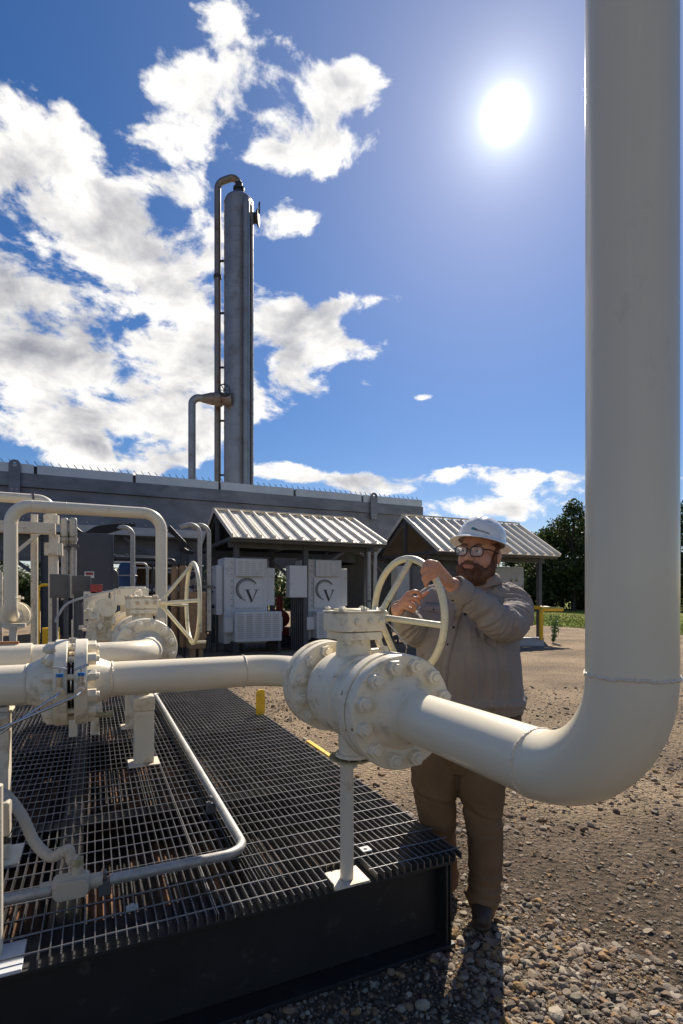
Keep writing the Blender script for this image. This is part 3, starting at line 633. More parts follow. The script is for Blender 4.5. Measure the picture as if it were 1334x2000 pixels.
# ------------------------------------------------------------------ sheds
def shed(x0, x1, y0, y1, ze, zr, label, npan):
    t = thing('equipment_shelter', ((x0+x1)/2,y0,0), label, 'shelter', 'open metal-roofed shelters')
    yr = (y0+y1)/2 if y1 else y0+2.3
    Ls = math.hypot(yr-y0, zr-ze); nrm = Vector((0,-(zr-ze)/Ls,(yr-y0)/Ls)); dn = Vector((0,(yr-y0)/Ls,(zr-ze)/Ls))
    for side in (0,1):
        m = MB(); a = Vector((x0,y0,ze)) if not side else Vector((x0,2*yr-y0,ze))
        d2_ = dn if not side else Vector((0,-dn.y,dn.z)); n2 = nrm if not side else Vector((0,-nrm.y,nrm.z))
        p = [a, a+Vector((x1-x0,0,0)), a+Vector((x1-x0,0,0))+d2_*Ls, a+d2_*Ls]
        m.prism(p, None, -n2*.03); pw = (x1-x0)/npan
        for k in range(npan+1):
            c = a+Vector((k*pw,0,0)); hgt = .085
            if k == npan: c = c-Vector((.045,0,0))
            m.prism([c+n2*.0, c+Vector((.045,0,0)), c+Vector((.045,0,0))+n2*hgt, c+n2*hgt], None, d2_*(Ls-.05))
            if k < npan:
                for j in (1,2):
                    c2 = c+Vector((.045+(pw-.045)*j/3-.012,0,0)); m.prism([c2, c2+Vector((.024,0,0)), c2+Vector((.018,0,0))+n2*.014, c2+Vector((.006,0,0))+n2*.014], None, d2_*(Ls-.05))
        m.build('roof_panel', shedroof, t)
        m = MB(); m.prism([a-n2*.03+d2_*.05, a+Vector((x1-x0,0,0))-n2*.03+d2_*.05, a+Vector((x1-x0,0,0))-n2*.15+d2_*.05, a-n2*.15+d2_*.05], None, d2_*.06); m.build('eave_trim', shedframe, t)
    m = MB(); m.bx(x0-.02,x1+.02,yr-.10,yr+.10,zr+.05,zr+.075); m.build('ridge_cap', shedroof, t)
    for x in (x0+.3,(x0+x1)/2,x1-.3):
        for yy in (y0+.7, 2*yr-y0-.7): m = MB(); m.bx(x-.07,x+.07,yy-.07,yy+.07,0,ze+.02); m.build('post', shedframe, t)
    for sg_ in (1,-1):
        m = MB(); q0 = Vector((x0+.02, yr-sg_*(yr-y0-.03), ze-.034)); q1 = Vector((x0+.02, yr-sg_*.01, zr-.046)); m.prism([q0,q1,q1+Vector((x1-x0-.04,0,0)),q0+Vector((x1-x0-.04,0,0))],None,(0,0,-.02)); m.build('roof_shade_sheet', darkm, t)  # dark sheet added under the roof panels, its colour stands in for underside shade
    m = MB()
    for yy in (y0+.7, 2*yr-y0-.7): m.bx(x0+.08,x1-.08,yy-.05,yy+.05,ze-.22,ze-.05)
    for x in (x0+.12,(x0+x1)/2,x1-.12):
        m.bx(x-.05,x+.05,y0+.1,2*yr-y0-.1,ze-.045,ze+.05)
        m.bx(x-.05,x+.05,yr-.06,yr+.06,ze+.06,zr-.1)
        m.bar((x,y0+.15,ze-.03),(x,yr,zr-.12),.09,.09); m.bar((x,2*yr-y0-.15,ze-.03),(x,yr,zr-.12),.09,.09)
    m.build('roof_frame', shedframe, t)
    return t
sh1 = shed(3.22,7.88,13.7,18.3,3.1,4.12,'left open shelter with ribbed metal roof over two white cabinets',12)
sh2 = shed(9.72,14.95,13.7,17.9,2.97,4.33,'right open shelter with ribbed metal roof behind the worker',13)
def polar_arc(m, c, ex, ez, R, a0, a1, w, dn, n=24):
    pts = [c+ex*(R*math.cos(a0+(a1-a0)*k/n))+ez*(R*math.sin(a0+(a1-a0)*k/n)) for k in range(n+1)]
    m.tube(pts, w, 6)
def cabinet(u0, u1, vtop, vbot, y, label, louv_lower=True, side=False):
    a = Wy(u0,1150,y); b = Wy(u1,1150,y); x0, x1 = a.x, b.x; w = x1-x0
    z1 = Wy((u0+u1)/2,vtop,y).z
    t = thing('control_cabinet', ((x0+x1)/2,y,0), label, 'cabinet', 'white cabinets with round V emblem')
    zm = Wy((u0+u1)/2,1190,y).z
    m = MB(); m.bx(x0+.02*w,x0+.78*w,y+.12,y+1.0,.25,z1); m.bx(x0+.79*w,x0+.93*w,y+.2,y+.95,zm+.1,z1-.25); m.bx(x0-.1*w,x0+.01*w,y+.25,y+.9,zm-.15,z1-.2); m.build('cabinet_body', cab, t, bevel=.01)
    m = MB(); m.bx(x0+.20*w,x0+.70*w,y-.02,y+.119,z1-.50,z1-.03); hood = m.build('louvred_hood', cab, t, bevel=.008)
    m = MB()
    for c in range(4):
        for r in range(8):
            xx = x0+(.235+.12*c)*w; m.bx(xx,xx+.075*w,y-.034,y-.021,z1-.46+.05*r,z1-.445+.05*r)
    m.build('louvre', lgrey, hood)
    zp0, zp1 = zm, z1-.55
    m = MB(); m.bx(x0+.18*w,x0+.68*w,y+.06,y+.119,zp0+.04,zp1); m.build('emblem_panel', cab, t, bevel=.003)
    cx_ = x0+.40*w; cz_ = (zp0+zp1)/2+.12; Rr = .19*w; yy = y+.052
    m = MB(); ex = Vector((1,0,0)); ez = Vector((0,0,1)); c = Vector((cx_,yy,cz_))
    polar_arc(m, c, ex, ez, Rr, math.radians(30), math.radians(262), .010, None)
    polar_arc(m, c, ex, ez, Rr*.90, math.radians(50), math.radians(245), .004, None)
    polar_arc(m, c, ex, ez, Rr*.78, math.radians(70), math.radians(232), .004, None)
    for k in range(13):
        a_ = math.radians(45+16*k); p = c+ex*(Rr*math.cos(a_))+ez*(Rr*math.sin(a_)); q = c+ex*(Rr*.78*math.cos(a_+.28))+ez*(Rr*.78*math.sin(a_+.28)); m.tube([p,q],.004,5)
        q = c+ex*(Rr*.78*math.cos(a_-.28))+ez*(Rr*.78*math.sin(a_-.28)); m.tube([p,q],.004,5)
    vx = cx_+.08*w; vz = cz_-.02; s_ = .23*w
    def V(pts): m.prism([Vector((vx+px*s_, yy-.002, vz+pz*s_)) for px,pz in pts], None, (0,.009,0))
    V([(-.42,.0),(-.22,.0),(.10,-.78),(.0,-.98)]); V([(.0,-.98),(.10,-.78),(.46,.0),(.37,.0)])
    V([(-.52,.0),(-.10,.0),(-.10,.045),(-.52,.045)]); V([(.22,.0),(.60,.0),(.60,.045),(.22,.045)])
    m.build('emblem', cabline, t)
    # lower louvred housing
    m = MB(); zb = .32; zl = zm-.06
    m.bx(x0+.14*w,x0+.96*w,y-.3,y+.119,zb,zl); m.bx(x0-.02*w,x0+.135*w,y-.15,y+.11,zb+.25,zl-.15); m.bx(x0+.961*w,x0+1.0*w,y-.18,y+.1,zb+.25,zl-.15); low = m.build('lower_housing', cab, t, bevel=.01)
    m = MB(); nr = 12
    for c in range(5):
        for r in range(nr):
            xx = x0+(.18+.155*c)*w; zz_ = zb+.1+(zl-zb-.18)*r/(nr-1); m.bx(xx,xx+.105*w,y-.318,y-.3005,zz_,zz_+.022)
    m.build('louvre', lgrey, low)
    m = MB(); m.bx(x0+.12*w,x0+.18*w,y-.25,y+.9,0,zb-.005); m.build('foot_rail', darkm, t); m = MB(); m.bx(x0+.9*w,x0+.95*w,y-.25,y+.9,0,zb-.005); m.build('foot_rail', darkm, t)
    m = MB()
    for k in range(8): m.cyl((x0+.145*w,y+.118,zm+.1+k*.17),(x0+.145*w,y+.105,zm+.1+k*.17),.014,n=8)
    m.build('door_bolt', greym, t)
    return t
cabinet(438,548,1090,1262,14.2,'left white cabinet with louvres and round V emblem under the left shelter')
cabinet(598,690,1093,1262,14.45,'right white cabinet with round V emblem, partly behind the near valve')
t = thing('junction_cabinet', tuple(Wy(585,1265,14.3).to_2d())+(0,), 'narrow pale grey junction cabinet on cables between the two white cabinets', 'cabinet')
a = Wy(566,1104,14.2); b = Wy(600,1167,14.2); m = MB(); m.bx(a.x,b.x,14.2,14.55,b.z,a.z); m.build('door_panel', cab, t, bevel=.01)
m = MB()
for k in range(7): xx = a.x+.1+k*.06; m.cyl((xx,14.35,0),(xx,14.35,b.z),.028,n=10)
m.build('cable_riser', darkm, t)
# extra posts/conduits near shelter 1
def conduit(us, y, label, r=.045, name='conduit_riser', mt=galv, bend=.18, gp='galvanised conduit risers'):
    q = [Wy(u_,v_,y) for u_,v_ in us]; t = thing(name, (q[0].x,y,0), label, 'conduit', gp)
    m = MB(); m.tube(q, r, 16, bend=bend if len(q) > 2 else 0, seg=10); m.build('tube_run', mt, t)
    m = MB(); z_ = (q[0].z+q[-1].z)/2; m.bx(q[0].x-.09,q[0].x+.09,y-.06,y+.06,q[0].z+.9,q[0].z+.96); m.build('clamp', greym, t)
    return t
conduit([(390,1235),(390,1018),(352,1030)], 11.0, 'left tall galvanised conduit with bent top beside the left shelter')
conduit([(408,1232),(408,1018),(375,1030)], 11.3, 'galvanised conduit with bent top just left of the shelter post')
conduit([(721,1235),(721,1078)], 13.9, 'vertical galvanised conduit left of a pair at the left shelter corner', r=.055)
conduit([(733,1235),(733,1078)], 13.9, 'vertical galvanised conduit right of a pair at the left shelter corner', r=.055)
conduit([(259,1240),(259,1018),(236,1030)], 12.5, 'galvanised conduit with hooked top between the loop pipe legs', r=.05)
conduit([(126,1172),(126,1012)], 10.6, 'grey conduit with fitting on top, left of a pair over the dark boxes', r=.055)
conduit([(143,1168),(143,1012)], 10.6, 'grey conduit with fitting on top, right of a pair over the dark boxes', r=.055)
for (u_, lab) in ((126,'grey oval conduit fitting topping the left one of two conduits'),(143,'grey oval conduit fitting topping the right one of two conduits')):
    a = Wy(u_,1012,10.52); b = Wy(u_,1050,10.52); t = thing('conduit_fitting', (a.x,10.5,b.z), lab, 'conduit fitting', 'conduit fittings')
    m = MB(); m.bx(a.x-.06,a.x+.06,10.45,10.6,b.z,a.z); m.build('fitting_body', galv, t, bevel=.03)
    m = MB(); m.cyl((a.x,10.52,b.z-.06),(a.x,10.52,b.z-.002),.075,n=16); m.build('coupling', galv, t)
# background equipment
def ebox(name, u0, v0, u1, v1, y, dep, mt, label, cat, group=None, details=None, legs=True):
    a = Wy(u0,v0,y); b = Wy(u1,v1,y); t = thing(name, ((a.x+b.x)/2,y,0), label, cat, group)
    m = MB(); m.bx(a.x,b.x,y,y+dep,max(0,b.z),a.z); o = m.build('housing', mt, t, bevel=.012)
    m = MB(); m.bx(a.x+.04,b.x-.04,y-.012,y-.001,b.z+.04,a.z-.04); m.build('door', mt, t, bevel=.004)
    m = MB(); m.bx(b.x-.09,b.x-.07,y-.035,y-.0125,(a.z+b.z)/2-.04,(a.z+b.z)/2+.03); m.build('latch', greym, t)
    if legs and b.z > .05:
        m = MB(); 
        for x in (a.x+.06,b.x-.06): m.bx(x-.03,x+.03,y+.03,y+.09,0,b.z-.002)
        m.build('leg', shedframe, t)
    return t, a, b
ebox('electrical_box', 97,1121,137,1168,9.0,.2,greym,'dark grey square electrical box on the rack column','electrical box','dark electrical boxes')
ebox('electrical_box', 140,1124,178,1160,9.8,.2,greym,'wider dark grey electrical box right of the square one','electrical box','dark electrical boxes')
t, a, b = ebox('panel_screen', 150,1040,222,1176,11.6,.08,mat('dark_sheet_panel',(.07,.075,.095),.5,.3,var=.15,vscale=2),'large dark sheet metal screen with small safety sign behind the boxes','panel')
sg = thing('safety_sign', tuple(Wy(174,1128,11.57)), 'small white safety sign with red band on the dark screen', 'sign')
a = Wy(165,1116,11.58); b = Wy(184,1129,11.58); m = MB(); m.bx(a.x,b.x,11.555,11.57,b.z,a.z); m.build('sign_plate', cab, sg)
m = MB(); m.bx(a.x+.02,b.x-.02,11.548,11.5545,(a.z+b.z)/2-.005,a.z-.02); m.build('red_band', red, sg)
t = thing('blue_tank', tuple(Wy(248,1160,13.2).to_2d())+(0,), 'blue cylindrical tank behind the loop pipe', 'tank')
a = Wy(232,1098,13.2); b = Wy(268,1150,13.2); rr_ = (b.x-a.x)/2; m = MB(); m.lathe(((a.x+b.x)/2,13.2+rr_,b.z-1), (0,0,1), [(0,rr_),(a.z-b.z+.9,rr_),(a.z-b.z+1,rr_*.8)],28); m.build('shell', blue, t)
m = MB(); m.ring(((a.x+b.x)/2,13.2+rr_,a.z-.3),(0,0,1),rr_+.01,.015,28,6); m.build('hoop', galv, t)
for k,(u0,u1,vt,lb) in enumerate(((336,350,1106,'tan vertical cylinder left of its twin behind the second handwheel'),(352,368,1104,'tan vertical cylinder right of its twin behind the second handwheel'))):
    a = Wy(u0,vt,12.6); b = Wy(u1,1166,12.6); rr_ = (b.x-a.x)/2
    t = thing('tan_cylinder', ((a.x+b.x)/2,12.8,0), lb, 'cylinder', 'tan cylinders')
    m = MB(); m.lathe(((a.x+b.x)/2,12.8,.35),(0,0,1),[(0,rr_*.9),(.05,rr_),(a.z-.4,rr_),(a.z-.35,rr_*.8)],24); m.build('shell', tan, t)
    m = MB(); m.cyl(((a.x+b.x)/2,12.8,a.z),((a.x+b.x)/2,12.8,a.z+.12),.06,n=10); m.build('cap', darkm, t)
    m = MB(); m.lathe(((a.x+b.x)/2,12.8,0),(0,0,1),[(0,rr_*.7),(.349,rr_*.7)],16); m.build('skirt', darkm, t)
t = thing('timber_crate', tuple(Wy(386,1230,12.2).to_2d())+(0,), 'tan timber crate behind the free handwheel', 'crate')
a = Wy(370,1156,12.2); b = Wy(402,1230,12.2); m = MB(); m.bx(a.x,b.x,12.2,12.7,.35,a.z); m.build('box', tan, t, bevel=.01)
m = MB()
for z_ in (.6,1.1): m.bx(a.x-.01,b.x+.01,12.17,12.199,z_,z_+.08)
m.bx(a.x+.05,a.x+.15,12.25,12.6,0,.345); m.bx(b.x-.15,b.x-.05,12.25,12.6,0,.345); m.build('batten', tan, t)
t = thing('red_pump', tuple(Wy(548,1270,15.5).to_2d())+(0,), 'dark red pump motor in the gap between the two white cabinets', 'pump')
q = Wy(548,1190,15.5); m = MB(); m.cyl((q.x,15.4,.85),(q.x,15.9,.85),.26,n=20); m.bx(q.x-.2,q.x+.2,15.3,16,.35,.6); m.cyl((q.x,15.6,1.1),(q.x,15.6,1.55),.11,n=14); m.build('motor', red, t)
m = MB(); m.bx(q.x-.3,q.x+.3,15.2,16.1,0,.345); m.build('plinth', darkm, t)
# shelter 2 contents
ebox('electrical_cabinet', 958,1106,1023,1182,14.9,.45,lgrey,'light grey cabinet with two knobs behind the worker shoulder','cabinet')
sw = MB()
a_ = Wy(958,1106,14.9)
kn = thing('switch_pair', tuple(Wy(1000,1134,14.88)), 'pair of small brass switches on the light grey cabinet', 'switch')
m = MB()
for u_ in (998,1008):
    q = Wy(u_,1134,14.88); m.cyl(q,q+Vector((0,-.05,0)),.035,n=12); m.box(q+Vector((0,-.06,.02)),(.012,.015,.06))
m.build('knob', ringm, kn)
ebox('electrical_cabinet', 776,1105,800,1235,14.6,.4,lgrey,'tall narrow light grey cabinet seen through the near handwheel','cabinet', 'grey cabinets in the right shelter')
ebox('electrical_cabinet', 806,1105,846,1235,15.2,.5,mat('slate_enclosure',(.17,.18,.2),.5),'slate grey cabinet right of the narrow one through the near handwheel','cabinet')
ebox('control_building', 640,1070,900,1245,24,3,darkm,'dark control building far behind the gap between the shelters','building',legs=False)
ebox('compressor_house', 250,1075,360,1240,26,4,mat('brown_clad_wall',(.09,.06,.045),.6),'brown clad compressor house under the cooler behind the tan cylinders','building',legs=False)
ebox('equipment_skid', 100,1085,160,1240,24,2,darkm,'dark equipment skid under the left part of the cooler','equipment',legs=False)
ebox('equipment_skid', 424,1080,470,1240,19,2,darkm,'dark equipment skid behind the left white cabinet','equipment',legs=False)
t = thing('cable_bundle', (-.2,14,2.5), 'black cable bundle sagging below the cooler at left', 'cables')
for k in range(5):
    m = MB(); m.tube(spline([Wy(146,1030+2*k,13.5), Wy(165,1042+5*k,13.5), Wy(190,1030+4*k,13.5), Wy(232+8*k,1024,13.5)],8), .035, 8); m.build('cable', rubber, t)
t = thing('cable_bundle', (3,14,2.5), 'black cable bundle drooping beside the left shelter roof', 'cables')
for k in range(5):
    m = MB(); m.tube(spline([Wy(330,1028+2*k,14.5), Wy(345+4*k,1045+4*k,14.5), Wy(352,1060+3*k,14.5), Wy(362+4*k,1080,14.5)],8), .045, 8); m.build('cable', rubber, t)
# dark small clutter pipes under cooler
t = thing('process_piping', (1,16,0), 'tangle of dark process pipes and valves under the cooler', 'piping')
for k in range(26):
    u_ = random.uniform(105,380); y_ = random.uniform(14.5,18.5); v_ = random.uniform(1085,1200); a = Wy(u_,v_,y_)
    m = MB(); L_ = random.uniform(.4,1.8); r_ = random.uniform(.02,.06)
    m.tube([a+Vector((0,0,-a.z)), a, a+Vector((L_,0,0)), a+Vector((L_,0,-a.z))], r_, 10, bend=min(.12,L_*.3), seg=5)
    for j in range(2):
        m.cyl(a+Vector((L_*.3+.1*j,-.01,0)), a+Vector((L_*.3+.1*j+.03,-.01,0)), r_*1.9, n=12)
    m.build('pipe_leg', random.choice([darkm,galv,greym,darkm,lgrey]), t)
t = thing('yellow_guard_rail', tuple(Wy(77,1235,15).to_2d())+(0,), 'small yellow guard rail far behind the loop pipe at left', 'rail')
a = Wy(75,1190,15); m = MB(); m.tube([(a.x,15,0),(a.x,15,a.z+.6),(a.x+.25,15,a.z+.6)],.035,10,bend=.1); m.build('rail_tube', yellow, t)
m = MB(); m.bx(a.x+.08,a.x+.45,15,15.3,.35,.75); m.build('yellow_base', yellow, t)
# flexible hanging cable from manifold
t = thing('instrument_cable', tuple(Wz(115,1255,.5)), 'thin grey cable arching from behind the second valve to the floor', 'cable')
m = MB(); m.tube(spline([Wy(230,1152,5.2),Wy(200,1158,5.2),Wy(160,1168,5.2),Wy(130,1180,5.2),Wy(115,1200,5.2),Wy(108,1215,5.2)],10),.011,10); m.build('cable_run', lgrey, t)
# ------------------------------------------------------------------ right side bits
t = thing('yellow_handrail', tuple(Wz(1057,1262,0).to_2d())+(0,), 'yellow tubular handrail beside the worker, on grey kerb beam', 'handrail')
b = Wz(1057,1262,0); tt = b.x*SY+b.y*CY
rt = W(1057,1190,tt); far = W(1098,1190,tt+.5); lft = W(1000,1183,tt+1.6)
m = MB(); m.tube([(rt.x,rt.y,.2),(rt.x,rt.y,rt.z),far,lft], .062, 16, bend=[.12,.02], seg=8); m.build('rail', yellow, t)
t = thing('kerb_beam', tuple(Wz(1030,1262,0).to_2d())+(0,), 'low grey steel beam on the gravel under the yellow handrail', 'beam')
a = W(960,1165,tt+.1); b2 = W(1064,1165,tt-.05); dv = (b2-a); dv.z = 0
nrm = Vector((-dv.y,dv.x,0)).normalized()
m = MB()
for z0,z1,off in ((0,.02,0),(.24,.26,0),(.021,.239,.08)):
    w_ = .3 if off == 0 else .03
    p0 = Vector((a.x,a.y,z0))+nrm*off; p1 = Vector((b2.x,b2.y,z0))+nrm*off; m.prism([p0,p1,p1+nrm*w_,p0+nrm*w_], None, (0,0,z1-z0))
m.build('i_beam', lgrey, t, bevel=.004)
# ------------------------------------------------------------------ ground
def gheight(x, y):
    return 0.0
g = bpy.data.materials.new('gravel_ground'); g.use_nodes = True; N = g.node_tree.nodes; L = g.node_tree.links; b = N['Principled BSDF']; b.inputs['Roughness'].default_value = .95; b.inputs['Specular IOR Level'].default_value = .15
tc = N.new('ShaderNodeTexCoord')
def nz(s, d=6, r=.6):
    n = N.new('ShaderNodeTexNoise'); n.inputs['Scale'].default_value = s; n.inputs['Detail'].default_value = d; n.inputs['Roughness'].default_value = r; L.new(tc.outputs['Object'], n.inputs['Vector']); return n
def ramp(src, stops):
    r = N.new('ShaderNodeValToRGB'); e = r.color_ramp.elements
    while len(e) < len(stops): e.new(.5)
    for i,(p,c) in enumerate(stops): e[i].position = p; e[i].color = (*c,1)
    L.new(src, r.inputs[0]); return r.outputs[0]
def mixc(f, a, bb, bt='MIX'):
    m_ = N.new('ShaderNodeMix'); m_.data_type = 'RGBA'; m_.blend_type = bt
    if isinstance(f, float): m_.inputs[0].default_value = f
    else: L.new(f, m_.inputs[0])
    L.new(a, m_.inputs[6]); L.new(bb, m_.inputs[7]); return m_.outputs[2]
n1 = nz(.55,5); n2 = nz(45,8,.75); n3 = nz(9,6,.7)
big = ramp(n1.outputs[0], [(.38,(.27,.215,.16)),(.5,(.37,.29,.205)),(.62,(.47,.37,.26))])
dk = ramp(n3.outputs[0], [(.35,(.10,.082,.065)),(.6,(.20,.16,.12))])
sep = N.new('ShaderNodeSeparateXYZ'); L.new(tc.outputs['Object'], sep.inputs[0])
nearm = N.new('ShaderNodeMath'); nearm.operation = 'MULTIPLY_ADD'; L.new(n1.outputs[0], nearm.inputs[0]); nearm.inputs[1].default_value = 3.0; L.new(sep.outputs[1], nearm.inputs[2])
mr = N.new('ShaderNodeMapRange'); L.new(nearm.outputs[0], mr.inputs[0]); mr.inputs[1].default_value = 3.1; mr.inputs[2].default_value = 4.9; mr.interpolation_type = 'SMOOTHSTEP'
base = mixc(mr.outputs[0], dk, big)
sp1 = ramp(n2.outputs[0], [(.3,(.28,.27,.27)),(.46,(.9,.88,.86)),(.6,(1.0,.97,.92)),(.72,(1,1,1))])
base = mixc(1.0, base, sp1, 'MULTIPLY')
vor = N.new('ShaderNodeTexVoronoi'); vor.inputs['Scale'].default_value = 28; L.new(tc.outputs['Object'], vor.inputs['Vector'])
peb = ramp(vor.outputs['Color'], [(.0,(.5,.5,.5)),(.5,(1,.95,.88)),(1,(1.0,1,1))])
base = mixc(.7, base, peb, 'MULTIPLY')
L.new(base, b.inputs['Base Color'])
bp_ = N.new('ShaderNodeBump'); bp_.inputs['Strength'].default_value = .8; bp_.inputs['Distance'].default_value = .05; L.new(n2.outputs[0], bp_.inputs['Height'])
bp2 = N.new('ShaderNodeBump'); bp2.inputs['Strength'].default_value = .7; bp2.inputs['Distance'].default_value = .05; L.new(vor.outputs['Distance'], bp2.inputs['Height']); bp2.invert = True; L.new(bp_.outputs[0], bp2.inputs['Normal']); L.new(bp2.outputs[0], b.inputs['Normal'])
me = bpy.data.meshes.new('ground')
xs_ = np.concatenate([[-600,-100,-30,-8],np.arange(-3,6.01,.06),[9,14,30,100,600]]); ys_ = np.concatenate([[-600,-60,-8],np.arange(-1,6.01,.06),[8,12,30,100,900]])
vs = []
for y in ys_:
    for x in xs_:
        z = 0
        if -3 < x < 6 and -1 < y < 6:
            z = .018*noise.noise(Vector((x*1.3,y*1.3,0)))+.012*noise.noise(Vector((x*5,y*5,3)))-.012
        vs.append((x,y,z))
nx = len(xs_); fs = [[j*nx+i,j*nx+i+1,(j+1)*nx+i+1,(j+1)*nx+i] for j in range(len(ys_)-1) for i in range(nx-1)]
me.from_pydata(vs,[],fs); me.materials.append(g); me.polygons.foreach_set('use_smooth',[True]*len(fs))
o = bpy.data.objects.new('ground', me); COL.objects.link(o); tag(o, 'brown gravel and dirt yard around the skid', None, kind='structure')
def gz(x, y):
    if -3 < x < 6 and -1 < y < 6: return .018*noise.noise(Vector((x*1.3,y*1.3,0)))+.012*noise.noise(Vector((x*5,y*5,3)))-.012
    return 0
# loose stones
ico = bmesh.new(); bmesh.ops.create_icosphere(ico, subdivisions=1, radius=1); iv1 = np.array([v.co[:] for v in ico.verts]); if1 = np.array([[v.index for v in f.verts] for f in ico.faces]); ico.free()
ico = bmesh.new(); bmesh.ops.create_icosphere(ico, subdivisions=2, radius=1); iv2 = np.array([v.co[:] for v in ico.verts]); if2 = np.array([[v.index for v in f.verts] for f in ico.faces]); ico.free()
def inside_skid(x, y): return x < GX1-.03 and y > GY0+.1
def make_stones(name, specs, mt, label):
    Vs = []; Fs = []; base_ = 0
    for (x,y,s) in specs:
        iv, if_ = (iv2,if2) if s > .016 else (iv1,if1)
        p = iv.copy()
        # facet by random plane cuts
        for c in range(10 if s > .016 else 4):
            n_ = rng.normal(size=3); n_ /= np.linalg.norm(n_); d_ = rng.uniform(.42,.85); k = p@n_; over = np.maximum(k-d_,0); p -= over[:,None]*n_
        p *= rng.uniform(.7,1.25,3)*np.array([1,1,.62]); p *= s
        a = rng.uniform(0,2*PI); ca, sa = math.cos(a), math.sin(a); tl = rng.uniform(-.4,.4)
        R = np.array([[ca,-sa,0],[sa,ca,0],[0,0,1]])@np.array([[1,0,0],[0,math.cos(tl),-math.sin(tl)],[0,math.sin(tl),math.cos(tl)]])
        p = p@R.T; p += np.array([x,y,gz(x,y)+s*.18]); Vs.append(p); Fs.append(if_+base_); base_ += len(iv)
    Vn = np.concatenate(Vs); Fn = np.concatenate(Fs)
    me = bpy.data.meshes.new(name); me.vertices.add(len(Vn)); me.vertices.foreach_set('co', Vn.ravel()); me.loops.add(len(Fn)*3); me.loops.foreach_set('vertex_index', Fn.ravel().astype(np.int32)); me.polygons.add(len(Fn)); me.polygons.foreach_set('loop_start', np.arange(0,len(Fn)*3,3,dtype=np.int32)); me.update(calc_edges=True)
    me.polygons.foreach_set('use_smooth',[False]*len(Fn)); me.materials.append(mt); o = bpy.data.objects.new(name, me); COL.objects.link(o); tag(o, label, None, kind='stuff'); return o
stone = mat('mixed_gravel_stone', (.9,.9,.9), .85, var=.25, vscale=35, bump=.3, bscale=150, spec=.25,
    island=[(.08,.07,.06),(.24,.195,.145),(.32,.25,.175),(.15,.125,.105),(.42,.35,.26),(.25,.205,.16),(.34,.21,.11),(.18,.145,.12),(.5,.43,.33),(.11,.095,.08),(.40,.24,.10),(.22,.185,.155)])
specs = []
def dens(x, y):
    return noise.noise(Vector((x*1.1+3,y*1.1,1)))*.5+.5
tries = 0
while len(specs) < 30000 and tries < 200000:
    tries += 1
    t_ = 1.55+abs(rng.normal())*1.3 if rng.random() < .55 else rng.uniform(2.2,9)
    u_ = rng.uniform(380,1400); X_ = (u_-U0)/F*t_; x = X_*CY+t_*SY; y = -X_*SY+t_*CY
    if inside_skid(x,y): continue
    d_ = dens(x,y)
    t0 = x*SY+y*CY
    pile = math.exp(-((x-1.72)**2/.16+(y-1.6)**2/.5)) + math.exp(-((x-1.5)**2/.1+(y-.95)**2/.3))
    if rng.random() > .12+.9*max(0,d_-.25)+.7*pile: continue
    r_ = rng.random()
    s = .003+.004*rng.random() if r_ < .74 else (.007+.008*rng.random() if r_ < .962 else .014+.014*rng.random())
    s *= .88
    if rng.random() < pile*.10: s = .010+.020*rng.random()**1.8
    if t_ > 3.4: s *= 1.5
    specs.append((x,y,s))
make_stones('gravel', specs, stone, 'loose brown and grey gravel stones scattered over the yard')
# grass field
gr = mat('grass_field', (.17,.20,.03), .95, var=.3, vscale=.5, bump=.9, bscale=4, dirt=(.19,.17,.06), damt=.35, dscale=.35, spec=.1)
m = MB(); m.add([(21.3,-200,.02),(500,-200,.02),(500,400,.02),(21.3,400,.02)],[[0,1,2,3]]); o = m.build('grass_field', gr, smooth=0); tag(o,'mown green grass field beyond the gravel',None,kind='structure')
Vs_ = []; Fs_ = []
for i in range(26000):
    x = 21.2+abs(rng.normal())*9; y = rng.uniform(8,34)+ (x-21)*.5
    h_ = rng.uniform(.05,.13); a = rng.uniform(0,PI); w_ = .02; dx, dy = w_*math.cos(a), w_*math.sin(a); lx, ly = rng.normal(size=2)*.03
    b_ = len(Vs_); Vs_ += [(x-dx,y-dy,.02),(x+dx,y+dy,.02),(x+lx,y+ly,h_)]; Fs_.append((b_,b_+1,b_+2))
me = bpy.data.meshes.new('grass'); me.from_pydata(Vs_,[],Fs_); gb_ = mat('grass_blade',(.24,.29,.045),.7,var=.3,vscale=.6,island=[(.8,.8,.8),(1,1,.8),(1,1,1)]); me.materials.append(gb_); o = bpy.data.objects.new('grass', me); COL.objects.link(o); tag(o,'short grass blades of the field',None,kind='stuff')
# ------------------------------------------------------------------ trees
leafm = bpy.data.materials.new('tree_leaf'); leafm.use_nodes = True; N = leafm.node_tree.nodes; L = leafm.node_tree.links; b = N['Principled BSDF']; b.inputs['Roughness'].default_value = .6
ge = N.new('ShaderNodeNewGeometry'); rr = N.new('ShaderNodeValToRGB'); e = rr.color_ramp.elements; e[0].color = (.02,.035,.01,1); e[1].color = (.075,.10,.025,1); e.new(.5).color = (.04,.065,.015,1); L.new(ge.outputs['Random Per Island'], rr.inputs[0]); L.new(rr.outputs[0], b.inputs['Base Color'])
tr = N.new('ShaderNodeBsdfTranslucent'); L.new(rr.outputs[0], tr.inputs[0]); ms = N.new('ShaderNodeMixShader'); ms.inputs[0].default_value = .35; L.new(b.outputs[0], ms.inputs[1]); L.new(tr.outputs[0], ms.inputs[2]); L.new(ms.outputs[0], N['Material Output'].inputs[0])
bark = mat('bark', (.05,.04,.03), .9, var=.3, vscale=8, bump=.4, bscale=15)
